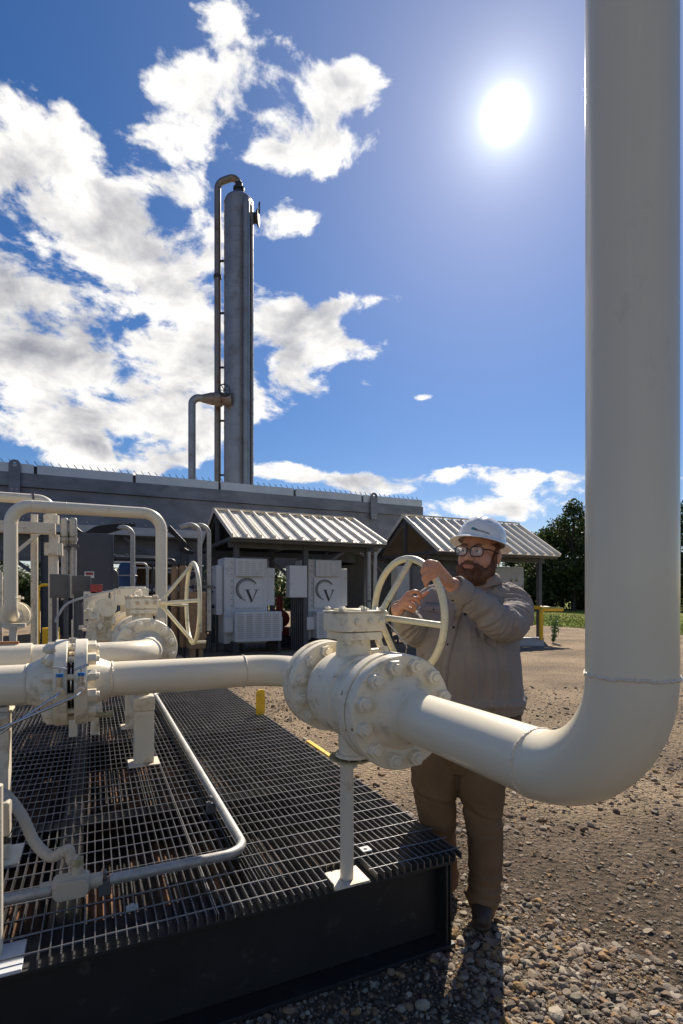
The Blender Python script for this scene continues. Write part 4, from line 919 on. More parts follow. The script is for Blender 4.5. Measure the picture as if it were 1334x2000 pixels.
def leafcloud(clumps, per, size):
    V = []; Fc = []
    for (c, r) in clumps:
        n = int(per*r*r)
        d = rng.normal(size=(n,3)); d /= np.linalg.norm(d,axis=1)[:,None]; rad = r*(rng.random(n)**.4)
        P = np.array(c)+d*rad[:,None]*np.array([1,1,.8])
        for p in P:
            a = rng.normal(size=3); a /= np.linalg.norm(a); b_ = np.cross(a, rng.normal(size=3)); b_ /= np.linalg.norm(b_); s = size*rng.uniform(.6,1.3)
            k = len(V); V += [p-a*s, p+b_*s*.5, p+a*s, p-b_*s*.5]; Fc.append((k,k+1,k+2,k+3))
    return V, Fc
def tree_mesh(h, spread, nclump, per=105, size=.19, low=.22):
    cl = []; limbs = []
    for k in range(nclump):
        z = h*rng.uniform(low,.96); q = (z/h-low)/(1-low); rr_ = spread*math.sin(min(1,q*.9+.18)*PI)**.7
        a = rng.uniform(0,2*PI); r0 = rr_*rng.uniform(.2,1)
        c = (r0*math.cos(a), r0*math.sin(a), z); cl.append((c, rng.uniform(.6,1.3)*spread*.30))
    V, Fc = leafcloud(cl, per, size)
    m = MB(); m.tube([(0,0,0),(.1,.05,h*.3),(.0,.1,h*.6),(.05,0,h*.88)], .22, 10, rfun=lambda s: .26*(1-s)+.03)
    for (c, r) in cl[::2]:
        z0 = min(c[2]*.8,h*.8); m.tube([(0,0,z0*.85),(c[0]*.5,c[1]*.5,(z0*.85+c[2])/2+.1),c], .06, 6, rfun=lambda s: .09*(1-s)+.02)
    return V, Fc, m
protos = []
for (h, sp_, nc) in ((12.5,4.2,42),(9.5,3.6,34),(11,3.2,36)):
    V, Fc, m = tree_mesh(h, sp_, nc)
    me = bpy.data.meshes.new('crown'); me.from_pydata([tuple(v) for v in V],[],Fc); me.materials.append(leafm)
    protos.append((me, m, h))
def put_tree(u_, t_, kind, sc, label):
    q = W(u_,1165,t_); t = thing('tree', (q.x,q.y,0), label, 'tree', 'trees along the far edge of the grass')
    me, m, h = protos[kind]
    if isinstance(m, MB):
        o = m.build('trunk', bark, t, local=True); protos[kind] = (me, o.data, h)
    else:
        o = bpy.data.objects.new('trunk', m); COL.objects.link(o); o.parent = t
    c = bpy.data.objects.new('crown', me); COL.objects.link(c); c.parent = t
    t.scale = (sc,sc,sc); t.rotation_euler = (0,0,random.uniform(0,6.28))
spots = [(1148,60,1,1.15,'dark tree partly hidden by the left edge of the riser pipe'),(1098,66,2,1.0,'slim tree between the rounded tree and the tallest tree'),(1060,60,1,.85,'short dark tree standing just right of the right shelter roof'),(1120,58,0,.97,'tallest dark tree just left of the riser pipe'),(1075,62,1,1.05,'rounded green tree left of the tallest tree'),(1040,70,1,1.05,'low distant tree above the right shelter roof corner'),
 (1175,60,2,1.0,'dark tree hidden mostly behind the riser pipe'),(1240,59,0,.9,'broad dark tree behind the riser pipe'),(1310,58,1,1.1,'tree behind the right side of the riser pipe'),(1352,57,0,1.0,'dark tree at the right frame edge'),
 (1000,72,2,.8,'tree behind the right end of the right shelter'),(960,76,1,.75,'tree behind the hard hat under the shelter roof'),(900,78,2,.7,'tree behind the right shelter middle'),(840,80,1,.7,'tree seen between the handwheel and shelter posts'),(760,82,2,.62,'tree in the gap between the two shelters'),(690,84,1,.65,'tree behind the right white cabinet')]
spots += [(u_,78+(i%3)*4,i%3,.72+.06*(i%4),lb) for i,(u_,lb) in enumerate(((620,'tree seen between the two white cabinets'),(540,'tree seen right of the left white cabinet'),(470,'tree behind the left white cabinet'),(400,'tree behind the timber crate'),(340,'tree behind the tan cylinders'),(280,'tree behind the blue tank'),(215,'tree behind the dark screen'),(130,'tree behind the dark electrical boxes'),(80,'tree behind the rack column'),(20,'tree at the far left behind the loop pipe')))]
for s in spots: put_tree(*s)
cl = []
for k in range(270):
    u_ = rng.uniform(-150,1500); t_ = rng.uniform(58,65); q = W(u_,1165,t_); cl.append(((q.x,q.y,rng.uniform(.3,3.6)), rng.uniform(1.2,2.2)))
V, Fc = leafcloud(cl, 95, .24); me = bpy.data.meshes.new('undergrowth'); me.from_pydata([tuple(v) for v in V],[],Fc); me.materials.append(leafm); o = bpy.data.objects.new('undergrowth', me); COL.objects.link(o); tag(o,'dense dark undergrowth below the tree line',None,kind='stuff')
# weed plant
q = Wz(1080,1256,0); t = thing('weed_plant', (q.x,q.y,0), 'tall leafy green weed growing in gravel beside the yellow handrail', 'plant')
m = MB(); cl = []
for k in range(6):
    a = rng.uniform(0,6.28); r_ = rng.uniform(.04,.22); hh = rng.uniform(.5,.95); tip = Vector((r_*math.cos(a),r_*math.sin(a),hh)); m.tube([(0,0,0),tip*.5+Vector((0,0,.03)),tip],.008,5)
    for j in range(7): p = tip*(j+1)/7; cl.append((tuple(p),.075))
m.build('stem', green, t, local=True)
V, Fc = leafcloud(cl, 3200, .028); me = bpy.data.meshes.new('foliage'); me.from_pydata([tuple(v) for v in V],[],Fc); weedm = mat('weed_leaf',(.09,.2,.04),.6,var=.3); me.materials.append(weedm); o = bpy.data.objects.new('foliage', me); COL.objects.link(o); o.parent = t
# ------------------------------------------------------------------ worker
X0w, T0w = .63, 2.62
def J(u, v, t): return Vector(((u-U0)/F*t-X0w, t-T0w, H-(v-V0)/F*t))
wk = thing('person', (X0w*CY+T0w*SY, -X0w*SY+T0w*CY, 0), 'bearded worker in white hard hat, glasses, grey shirt and brown trousers gripping the handwheel', 'person', rz=-YAW)
skin = mat('skin', (.56,.28,.18), .45, var=.10, vscale=28, bump=.06, bscale=160, spec=.4)
shirtm = mat('grey_shirt_cloth', (.30,.262,.235), .85, var=.06, vscale=9, bump=.12, bscale=260, spec=.15)
trousm = mat('brown_work_trousers', (.165,.105,.06), .85, var=.15, vscale=7, bump=.12, bscale=220, spec=.1)
bootm = mat('dark_brown_boot', (.03,.02,.015), .55, var=.2, vscale=12, bump=.15)
hairm = mat('brown_hair', (.14,.06,.03), .75, var=.5, vscale=60, bump=.9, bscale=230, stretch=(1,1,.35))
hatm = mat('white_hard_hat_shell', (.82,.82,.80), .22, var=.02, coat=.4, dirt=(.55,.53,.5), damt=.12, dscale=16)
lipm = mat('lip', (.42,.17,.14), .45, var=.05); eyew = mat('eye_white', (.7,.66,.6), .2, var=.02); iris = mat('iris', (.05,.035,.02), .2)
gframe = mat('black_glasses_frame', (.012,.011,.011), .25, var=.05)
lens = bpy.data.materials.new('glasses_lens'); lens.use_nodes = True; b = lens.node_tree.nodes['Principled BSDF']; b.inputs['Base Color'].default_value = (.75,.76,.74,1); b.inputs['Roughness'].default_value = .06; b.inputs['Alpha'].default_value = .14; b.inputs['Specular IOR Level'].default_value = .6
def remesh(mb, voxel, smooth=3, fac=.5):
    me = bpy.data.meshes.new('tmp'); me.from_pydata([tuple(p) for p in mb.v], [], mb.f); me.update()
    bm = bmesh.new(); bm.from_mesh(me); bmesh.ops.remove_doubles(bm, verts=bm.verts, dist=1e-6); bmesh.ops.recalc_face_normals(bm, faces=bm.faces); bm.to_mesh(me); bm.free()
    o = bpy.data.objects.new('tmp', me); COL.objects.link(o)
    r = o.modifiers.new('r', 'REMESH'); r.mode = 'VOXEL'; r.voxel_size = voxel; r.use_smooth_shade = True
    if smooth: s = o.modifiers.new('s', 'SMOOTH'); s.iterations = smooth; s.factor = fac
    dg = bpy.context.evaluated_depsgraph_get(); m2 = bpy.data.meshes.new_from_object(o.evaluated_get(dg)); bpy.data.objects.remove(o); return m2
def linkm(me, name, m, parent, fn=None):
    if fn:
        me.update(); nrm = [v.normal.copy() for v in me.vertices]
        cos = [v.co.copy() for v in me.vertices]
        for i, v in enumerate(me.vertices): v.co = cos[i]+nrm[i]*fn(cos[i], nrm[i])
    me.name = name; me.materials.clear(); me.materials.append(m); me.polygons.foreach_set('use_smooth', [True]*len(me.polygons)); me.update()
    o = bpy.data.objects.new(name, me); COL.objects.link(o); o.parent = parent; return o
def loft(m, rings, n=40):
    """rings: (centre, rx, ry) horizontal ellipses (superellipse)"""
    vs = []
    for (c, rx, ry) in rings:
        for k in range(n):
            a = 2*PI*k/n; ca, sa = math.cos(a), math.sin(a); e = .85
            vs.append(Vector(c)+Vector((rx*math.copysign(abs(ca)**e,ca), ry*math.copysign(abs(sa)**e,sa), 0)))
    fs = [[i*n+k,i*n+(k+1)%n,(i+1)*n+(k+1)%n,(i+1)*n+k] for i in range(len(rings)-1) for k in range(n)]
    fs += [list(range(n))[::-1], [(len(rings)-1)*n+k for k in range(n)]]
    m.add(vs, fs)
def chain(m, pts, radii, n=16, sub=5):
    P = spline(pts, sub) if len(pts) > 2 else [Vector(p) for p in pts]
    K = len(P)
    def rf(s):
        f = s*(len(radii)-1); i = min(int(f), len(radii)-2); return radii[i]+(radii[i+1]-radii[i])*(f-i)
    m.tube(P, 0, n, rfun=rf); m.ball(P[0], radii[0]*.98, n, 8); m.ball(P[-1], radii[-1]*.98, n, 8)
# joints
shL, elL, wrL = J(1000,1180,2.63), J(978,1216,2.34), J(884,1143,2.20)
shR, elR, wrR = J(845,1180,2.68), J(812,1232,2.55), J(777,1191,2.36)
hipL, knL, anL = J(958,1440,2.62), J(946,1600,2.57), J(944,1762,2.52)
hipR, knR, anR = J(862,1440,2.66), J(856,1605,2.68), J(868,1722,2.76)
HC = J(936,1083,2.56)
RH = Matrix.Rotation(math.radians(-36),3,'Z') @ Matrix.Rotation(math.radians(5),3,'Y') @ Matrix.Rotation(math.radians(-3),3,'X')
HS = 1.12
def Hd(x, y, z): return HC + RH @ (Vector((x,y,z))*HS)
def hball(m, x, y, z, r, n=18, k=12):
    rr = (r,r,r) if not isinstance(r, tuple) else r; t_ = MB(); t_.ball((0,0,0), rr, n, k); m.add([Hd(x+p.x,y+p.y,z+p.z) for p in t_.v], t_.f)
# --- body (skin), one continuous surface
m = MB()
hball(m, 0,.01,.035,(.076,.095,.09)); hball(m, 0,-.028,-.035,(.068,.068,.085)); hball(m, 0,-.062,-.095,(.035,.03,.028)); hball(m, 0,-.02,-.105,(.058,.058,.032))
for s_ in (-1,1):
    hball(m, s_*.036,-.052,-.028,(.033,.036,.042)); hball(m, s_*.042,-.012,-.075,(.034,.045,.036)); hball(m, s_*.03,-.086,.026,(.026,.012,.010)); hball(m, s_*.083,.012,-.008,(.010,.019,.031)); hball(m, s_*.0115,-.108,-.033,(.010,.011,.009))
    hball(m, s_*.031,-.083,.004,(.016,.012,.011))
chain(m, [Hd(0,-.092,.018), Hd(0,-.105,-.005), Hd(0,-.120,-.028)], [.009,.011,.0145])
hball(m, 0,-.100,-.058,(.028,.014,.016))
chain(m, [Hd(0,.02,-.05), J(930,1150,2.64)], [.074,.078])
ring_s = [(1395,925,.21,.15,2.62),(1340,918,.235,.175,2.60),(1280,915,.235,.18,2.60),(1230,916,.225,.165,2.61),(1190,919,.21,.14,2.63),(1160,925,.19,.115,2.65),(1142,929,.11,.09,2.65)]
loft(m, [(J(u,v+(6 if v<1170 else 0),t),rx*.86,ry*.82) for v,u,rx,ry,t in ring_s])
chain(m, [shL,elL,wrL], [.045,.042,.034,.036,.033]); chain(m, [shR,elR,wrR], [.045,.04,.034,.036,.033])
loft(m, [(J(922,1480,2.63),.19,.13),(J(922,1400,2.62),.21,.15),(J(925,1380,2.62),.2,.14)])
chain(m, [hipL,knL,anL], [.10,.09,.065,.06,.045]); chain(m, [hipR,knR,anR], [.10,.09,.065,.06,.045])
for an, tv in ((anL,J(940,1822,2.40)),(anR,J(850,1740,2.66))):
    chain(m, [Vector((an.x,an.y+.03,.065)), Vector((an.x*.5+tv.x*.5,an.y*.5+tv.y*.5,.055))], [.03,.028])
    chain(m, [an, Vector((an.x,an.y+.02,.06))], [.045,.045])
# hands
def hand(m, wrist, fingers, thumb, r=.0088):
    for f in fingers:
        chain(m, [wrist, wrist.lerp(f[0],.5), f[0]], [.022,.017,.0125], 12, 3)
        chain(m, f, [r*1.22,r*1.1,r*1.05,r*.82], 12, 4)
    k0, k3 = fingers[0][0], fingers[-1][0]
    c = (wrist*.9+k0*.7+k3*.7+fingers[1][0]*.7)/3.0
    chain(m, [wrist.lerp(k0,.45), wrist.lerp(k3,.45)], [.019,.019], 12, 2)
    chain(m, [wrist.lerp(k0,.75), wrist.lerp(k3,.75)], [.0155,.0145], 12, 2)
    chain(m, thumb, [r*1.9,r*1.45,r*1.2,r*.95], 12, 4)
hand(m, wrL, [[J(853,1101,2.055),J(838,1097,2.05),J(829,1103,2.075),J(829,1113,2.10)],
              [J(848,1107,2.05),J(833,1107,2.045),J(825,1115,2.07),J(828,1124,2.10)],
              [J(846,1116,2.052),J(834,1120,2.05),J(827,1129,2.07),J(831,1136,2.095)],
              [J(848,1125,2.06),J(838,1131,2.06),J(831,1139,2.075),J(834,1145,2.09)]],
     [J(872,1130,2.15),J(862,1121,2.15),J(846,1110,2.145),J(834,1103,2.135)])
hand(m, wrR, [[J(797,1160,2.33),J(811,1155,2.32),J(820,1160,2.33),J(822,1168,2.34)],
              [J(794,1168,2.325),J(808,1168,2.315),J(817,1173,2.325),J(820,1180,2.34)],
              [J(790,1176,2.325),J(803,1179,2.315),J(811,1185,2.33),J(810,1191,2.34)],
              [J(786,1184,2.33),J(796,1188,2.325),J(804,1192,2.335),J(808,1195,2.345)]],
     [J(786,1176,2.37),J(806,1172,2.39),J(821,1167,2.39),J(836,1156,2.38)])
bodyo = linkm(remesh(m, .0042, 3, .45), 'body', skin, wk)
for s_ in (-1,1):
    e_ = MB(); t_ = MB(); t_.ball((0,0,0), (.0125,.0125,.0095), 16, 10); e_.add([Hd(s_*.031+p.x,-.0855+p.y,.003+p.z) for p in t_.v], t_.f); eo = e_.build('eye', eyew, bodyo, local=True)
    e_ = MB(); t_ = MB(); t_.ball((0,0,0), (.006,.004,.006), 12, 8); e_.add([Hd(s_*.031-.003+p.x,-.0965+p.y,.003+p.z) for p in t_.v], t_.f); e_.build('iris', iris, eo, local=True)
    e_ = MB(); chain(e_, [Hd(s_*.014,-.099,.026), Hd(s_*.032,-.101,.031), Hd(s_*.050,-.088,.026)], [.0035,.0045,.003], 8, 4); e_.build('eyebrow', hairm, bodyo, local=True)
e_ = MB(); chain(e_, [Hd(-.022,-.106,-.061), Hd(-.008,-.1155,-.060), Hd(.008,-.1155,-.060), Hd(.022,-.106,-.061)], [.0035,.006,.006,.0035], 10, 4); e_.build('lips', lipm, bodyo, local=True)
# beard and hair
m = MB()
for s_ in (-1,1):
    for p, r in (((.074,-.002,.01),(.008,.014,.02)),((.073,-.006,-.02),(.010,.017,.026)),((.069,-.012,-.045),(.017,.024,.026)),((.062,-.026,-.070),(.025,.032,.028)),((.044,-.048,-.088),(.030,.032,.030)),((.026,-.068,-.096),(.030,.028,.028))):
        hball(m, s_*p[0], p[1], p[2], r)
    hball(m, s_*.030,-.090,-.064,(.013,.018,.020)); hball(m, s_*.040,-.075,-.072,(.016,.022,.022))
hball(m, 0,-.080,-.104,(.036,.032,.030)); hball(m, 0,-.103,-.080,(.022,.012,.010)); hball(m,0,-.035,-.117,(.056,.05,.022))
chain(m, [Hd(-.034,-.092,-.058), Hd(-.016,-.110,-.048), Hd(0,-.1165,-.046), Hd(.016,-.110,-.048), Hd(.034,-.092,-.058)], [.007,.0075,.007,.0075,.007], 10, 4)
linkm(remesh(m, .0032, 2, .4), 'beard', hairm, wk, lambda c, n: .0022*noise.noise(c*160)+.0015*noise.noise(c*420))
m = MB(); hball(m, 0,.035,-.005,(.079,.080,.05)); hball(m, 0,.015,.038,(.079,.096,.045))
linkm(remesh(m, .004, 1), 'hair', hairm, wk, lambda c, n: .002*noise.noise(c*150))
# glasses
m = MB(); ls = []
for s_ in (-1,1):
    pts = []
    for k in range(28):
        a = 2*PI*k/28; ca, sa = math.cos(a), math.sin(a); e = .62
        pts.append(Hd(s_*.034+.0265*math.copysign(abs(ca)**e,ca), -.1175+.10*(.034+s_*0)**2 + .004*abs(ca if s_*ca>0 else 0), .000+.0205*math.copysign(abs(sa)**e,sa)+.001*s_*0))
    m.tube(pts, .0026, 8, closed=True)
    q = MB(); q.prism([p for p in pts], None, RH@Vector((0,.0012,0))); ls.append(q)
    m.tube([Hd(s_*.061,-.112,.010), Hd(s_*.078,-.09,.012), Hd(s_*.086,-.02,.010), Hd(s_*.086,.02,.002)], .0030, 8)
m.tube([Hd(-.009,-.1185,.006), Hd(0,-.1215,.009), Hd(.009,-.1185,.006)], .0027, 8)
gl_ = m.build('glasses', gframe, wk, local=True)
for q in ls: q.build('lens', lens, gl_, local=True)
# hard hat
RT = RH @ Matrix.Rotation(math.radians(-7),3,'X')
def Ht(x, y, z): return Hd(0,.012,.050) + RT @ Vector((x,y,z))
m = MB(); n = 72; prof = []
for a in np.linspace(0, PI/2*.985, 16): prof.append((math.cos(a), math.sin(a)))
def hatpt(fx, fz, k, inner=0):
    a = 2*PI*k/n; rx, ry, hh = .113-inner, .134-inner, .128-inner
    x, y = fx*rx*math.cos(a), fx*ry*math.sin(a); z = hh*fz**.92
    ridge = .0065*math.exp(-(x/.016)**2)*min(1,fz*2.0)*(1 if fx < .98 else 0) + .003*math.exp(-((abs(x)-.042)/.012)**2)*min(1,fz*2)*(fx<.98)
    return Ht(x, y, z+ridge*(1 if inner == 0 else 0))
vs = []; rows = []
def brim(fr, dz_, k):
    a = 2*PI*k/n; ca, sa = math.cos(a), math.sin(a); ex_ = .028+.018*max(0,-sa)**2
    return Ht((.113+ex_*fr)*ca, (.134+ex_*fr*1.15)*sa, dz_-.010*fr**2)
for fr, dz_ in ((1,-.0045),(1.03,-.002),(1,0),(.5,.0035),(.1,.007)): rows.append([brim(fr,dz_,k) for k in range(n)])
for fx, fz in prof: rows.append([hatpt(fx,.10+.90*fz if fz > 0 else .1*.6,k) for k in range(n)])
vs = [p for r_ in rows for p in r_]; fs = [[i*n+k,i*n+(k+1)%n,(i+1)*n+(k+1)%n,(i+1)*n+k] for i in range(len(rows)-1) for k in range(n)]
fs.append([(len(rows)-1)*n+k for k in range(n)])
m.add(vs, fs)
rows = [[brim(1,-.0045,k) for k in range(n)],[brim(.0,-.001,k) for k in range(n)]]+[[hatpt(fx,fz,k,.004) for k in range(n)] for fx, fz in prof]
vs = [p for r_ in rows for p in r_]; fs = [[i*n+k,(i+1)*n+k,(i+1)*n+(k+1)%n,i*n+(k+1)%n] for i in range(len(rows)-1) for k in range(n)]; m.add(vs, fs)
hato = m.build('hard_hat', hatm, wk, local=True, smooth=50)
# lettering wrapped on the shell
TW = Matrix.Translation(wk.location) @ Matrix.Rotation(-YAW,4,'Z')
def bvh_of(o):
    return BVHTree.FromPolygons([v.co.copy() for v in o.data.vertices], [list(p.vertices) for p in o.data.polygons])
camL = Vector((0-X0w,0-T0w,H))
def stick(bvh, u, v, off=.0012):
    d = (J(u,v,2.0)-camL).normalized(); h, nn, _, _ = bvh.ray_cast(camL, d)
    if h is None: return None, None
    if nn.dot(d) > 0: nn = -nn
    return h+nn*off, nn
hb = bvh_of(hato)
fc = bpy.data.curves.new('txt', 'FONT'); fc.body = 'Momentum'; fc.size = 1; fc.shear = .12; fc.offset = .012; fc.resolution_u = 3
fo = bpy.data.objects.new('txt', fc); COL.objects.link(fo); dg = bpy.context.evaluated_depsgraph_get(); tm = bpy.data.meshes.new_from_object(fo.evaluated_get(dg)); bpy.data.objects.remove(fo)
xs1 = [v.co.x for v in tm.vertices]; tx0, tx1 = min(xs1), max(xs1)
bm = bmesh.new(); bm.from_mesh(tm); bmesh.ops.triangulate(bm, faces=bm.faces)
for v in bm.verts:
    s_ = (v.co.x-tx0)/(tx1-tx0); u_ = 927+29*s_; v_ = 1036.0+8.5*s_-1.5*s_*(1-s_)*2-v.co.y*7.2
    p, _ = stick(hb, u_, v_)
    if p: v.co = p
me = bpy.data.meshes.new('lettering'); bm.to_mesh(me); bm.free(); me.materials.append(cabline); o = bpy.data.objects.new('lettering', me); COL.objects.link(o); o.parent = hato
m = MB(); q = [stick(hb, a, b_)[0] for a, b_ in ((920.5,1034),(926.5,1035.3),(927.5,1030.5),(921.5,1029.5))]; m.add(q, [[0,1,2,3]]); m.build('teal_mark', mat('teal_print',(.03,.25,.25),.5), hato, local=True, smooth=0)
# --- shirt
m = MB()
ring_s = [(1388,926,.238,.17,2.61),(1372,923,.255,.192,2.60),(1340,917,.262,.200,2.60),(1300,915,.265,.208,2.59),(1265,914,.262,.205,2.59),(1230,915,.252,.19,2.61),(1200,918,.238,.168,2.63),(1175,922,.222,.148,2.645),(1158,926,.198,.125,2.655),(1146,929,.155,.11,2.66),(1137,932,.10,.095,2.655),(1128,934,.088,.088,2.65)]
loft(m, [(J(u,v,t),rx*.965,ry*.96) for v,u,rx,ry,t in ring_s], 56)
cufL = wrL.lerp(elL,.12); cufR = wrR.lerp(elR,.12)
chain(m, [J(975,1168,2.66), shL, J(1000,1212,2.48), elL, cufL.lerp(elL,.45), cufL], [.083,.096,.090,.079,.065,.052], 24, 6)
chain(m, [J(880,1170,2.68), shR, elR, cufR.lerp(elR,.4), cufR], [.08,.095,.088,.072,.062,.047], 24, 6)
axL = (wrL-elL).normalized(); axU = (elL-shL).normalized()
def wr_fn(c, n):
    d = .0
    z = c.z
    # distance to left arm line decides sleeve
    def seg(p,a,b):
        ab = b-a; t = max(0,min(1,(p-a).dot(ab)/ab.length_squared)); return (p-a-ab*t).length, t
    dl, tl = seg(c, elL, wrL); du, tu = seg(c, shL, elL); dr, trr = seg(c, elR, wrR)
    sl_ = min(dl,du,dr)
    if sl_ < .125 and (c.y < -.06 or c.x > .2 or dr < .1):
        ax = axL if dl < du else axU
        s = c.dot(ax)
        f = noise.noise(Vector((s*26+noise.noise(c*7)*1.6, c.z*5, c.x*5)))
        g = noise.noise(Vector((s*48+5, c.z*9, c.y*9)))
        d += -.017*abs(f)**.6*1.2+.006+.004*g
    else:
        ang = math.atan2(c.y, c.x); low = max(0,min(1,(1.45-z)/.4))
        f = noise.noise(Vector((ang*2.6+z*1.4, z*2.4+c.x*1.5, 3)))
        f2 = noise.noise(Vector((ang*6.0+z*4.5, z*4.2, 9)))
        f3 = noise.noise(Vector((ang*5.2+.6*z, z*.9+2, 6))); d += (.022*f+.013*f2-.005*max(0,1-abs(f3)*6)**1.5+.004)*(.35+.65*low)-.006
        d += .0035*noise.noise(Vector((c.x*14+c.z*9, c.y*14, c.z*10)))
        if z < 1.06: d += .016*math.sin(min(1,(1.06-z)/.05)*PI)*.7
    return d+.0012*noise.noise(c*60)
shirt = linkm(remesh(m, .006, 2, .4), 'shirt', shirtm, wk, wr_fn)
sb = bvh_of(shirt)
# cuffs, collar, placket, pocket flaps and buttons
for cf, el, r in ((cufL,elL,.0475),(cufR,elR,.043)):
    m = MB(); ax = (el-cf).normalized(); m.lathe(cf-ax*.032, ax, [(0,r*.9),(0,r+.001),(.004,r+.0045),(.062,r+.009),(.066,r+.006),(.07,r-.004)], 36, caps=False); m.build('cuff', shirtm, shirt, local=True)
m = MB(); cc = J(931,1131,2.64)
def collar(z0, z1, r0, r1, a0, a1):
    pass
npts = 30; A_ = []; B_ = []; C_ = []
for k in range(npts+1):
    a = math.radians(-140+50+ (360-40)*k/npts) - math.radians(30)
    fr = abs(k/npts-.5)*2
    rx, ry = .094, .094
    A_.append(cc+Vector((rx*math.cos(a), ry*math.sin(a), .030-.022*fr**2)))
    B_.append(cc+Vector((rx*1.13*math.cos(a), ry*1.13*math.sin(a), .026-.024*fr**2)))
    C_.append(cc+Vector((rx*1.32*math.cos(a), ry*1.32*math.sin(a), -.022-.040*fr**3)))
base_ = A_+B_+C_; D_ = [p+Vector((0,0,.0)) for p in base_]; fs = []
for k in range(npts):
    for j in range(2): o_ = j*(npts+1); fs.append([o_+k,o_+k+1,o_+npts+2+k,o_+npts+1+k])
m.add(base_, fs); co_ = m.build('collar', shirtm, shirt, local=True, smooth=60); so_ = co_.modifiers.new('t','SOLIDIFY'); so_.thickness = .004
def ribbon(name, pts, w, off, mt, th=.003, nrmw=None):
    mm = MB(); L_ = []; R_ = []
    for (u_,v_) in pts:
        p, _ = stick(sb, u_-w/2, v_, off); q, _ = stick(sb, u_+w/2, v_, off)
        if p is None or q is None: continue
        L_.append(p); R_.append(q)
    vs = L_+R_; n_ = len(L_); mm.add(vs, [[i,i+1,n_+i+1,n_+i] for i in range(n_-1)])
    o_ = mm.build(name, mt, shirt, local=True, smooth=60); sd = o_.modifiers.new('t','SOLIDIFY'); sd.thickness = th; return o_
pl_pts = [(899,1172),(897,1190),(893,1206),(888,1224),(884,1240),(879,1256),(875,1272),(871,1290),(868,1308),(866,1326),(865,1345),(865,1362),(866,1376)]
ribbon('placket', pl_pts, 14, .0015, shirtm)
for (u_,v_) in ((886,1226),(875,1259),(868,1294),(865,1331),(843,1192+0) if False else (896,1193)):
    p, nn = stick(sb, u_, v_, .003)
    if p: 
        m = MB(); m.lathe(p-nn*.002, nn, [(0,.0062),(.003,.0062),(.0035,.005)], 14); m.build('button', gframe, shirt, local=True)
for (u_,v_) in ((886,1170),(909,1201)):
    p, nn = stick(sb, u_, v_, .008)
    if p:
        m = MB(); m.lathe(p-nn*.004, nn, [(0,.0065),(.004,.0065),(.0045,.005)], 14); m.build('button', gframe, shirt, local=True)
def patch(name, poly_rows, off, th=.003):
    mm = MB(); vs = []; nr = len(poly_rows); nc = 9
    for (ul,vl,ur,vr) in poly_rows:
        for k in range(nc):
            s_ = k/(nc-1); p, nn = stick(sb, ul+(ur-ul)*s_, vl+(vr-vl)*s_, off)
            if p is None: p = vs[-1] if vs else Vector((0,0,0))
            vs.append(p)
    mm.add(vs, [[r_*nc+k,r_*nc+k+1,(r_+1)*nc+k+1,(r_+1)*nc+k] for r_ in range(nr-1) for k in range(nc-1)])
    o_ = mm.build(name, shirtm, shirt, local=True, smooth=60); sd = o_.modifiers.new('t','SOLIDIFY'); sd.thickness = th
patch('pocket_flap', [(830,1176,872,1180),(829,1185,871,1190),(828,1193,870,1198)], .004, .004)
p, nn = stick(sb, 846, 1192, .007)
if p: m = MB(); m.lathe(p-nn*.003, nn, [(0,.006),(.003,.006)], 12); m.build('button', gframe, shirt, local=True)
# --- trousers
m = MB()
loft(m, [(J(922,1500,2.63),.15,.12),(J(922,1470,2.63),.215,.155),(J(923,1420,2.62),.235,.17),(J(925,1385,2.62),.225,.165),(J(926,1370,2.62),.215,.155)])
chain(m, [hipL, J(940,1520,2.58), knL, J(948,1680,2.54), anL+Vector((0,0,.02))], [.122,.121,.112,.090,.082,.079,.080], 28, 6)
chain(m, [hipR, J(848,1520,2.64), knR, J(862,1665,2.72), anR+Vector((0,0,.02))], [.122,.121,.110,.088,.080,.076,.078], 28, 6)
def tr_fn(c, n):
    z = c.z; kn = math.exp(-((z-.47)/.09)**2); cu = math.exp(-((z-.14)/.08)**2)
    f = noise.noise(Vector((c.x*6,c.y*6,z*22+noise.noise(c*6)*2))); g_ = noise.noise(Vector((c.x*20,c.y*20,z*4)))
    seam = 0
    return (.012*kn+.013*cu+.003)*f+.004*g_+.0015*noise.noise(c*45)-.007*math.exp(-((z-.50+c.x*.25)/.010)**2)-.006*math.exp(-((z-.22-c.x*.2)/.010)**2)-.004*math.exp(-((c.x-.125+.02*math.sin(z*9))/.005)**2)*(c.y<-.02)-.004*math.exp(-((z-.36-c.x*.3)/.010)**2)
linkm(remesh(m, .0075, 2, .5), 'trousers', trousm, wk, tr_fn)
m = MB(); pts = []
for k in range(40): a = 2*PI*k/40; pts.append(J(925,1388,2.62)+Vector((.228*math.cos(a),.168*math.sin(a),0)))
m.tube(pts, .012, 8, closed=True); m.build('belt', rubber, wk, local=True)
for an, tv in ((anL,J(938,1822,2.395)),(anR,J(846,1740,2.66))):
    m = MB(); d_ = Vector((tv.x-an.x, tv.y-an.y, 0)).normalized()
    heel = Vector((an.x,an.y,0))-d_*.07; toe = Vector((tv.x,tv.y,0))
    chain(m, [heel+Vector((0,0,.06))+d_*.04, heel.lerp(toe,.55)+Vector((0,0,.065)), toe-d_*.045+Vector((0,0,.05))], [.052,.054,.050,.044], 18, 6)
    chain(m, [Vector((an.x,an.y,.05)), Vector((an.x,an.y,.20))], [.058,.056])
    for p_, r_ in ((heel+d_*.045,.046),(heel.lerp(toe,.5),.046),(toe-d_*.05,.050)):
        m.ball(p_+Vector((0,0,.026)), (r_,r_,.028), 18, 8)
    linkm(remesh(m, .006, 2), 'boot', bootm, wk, lambda c, n: .0015*noise.noise(c*40) - (0.003 if abs(c.z-.03) < .005 else 0))
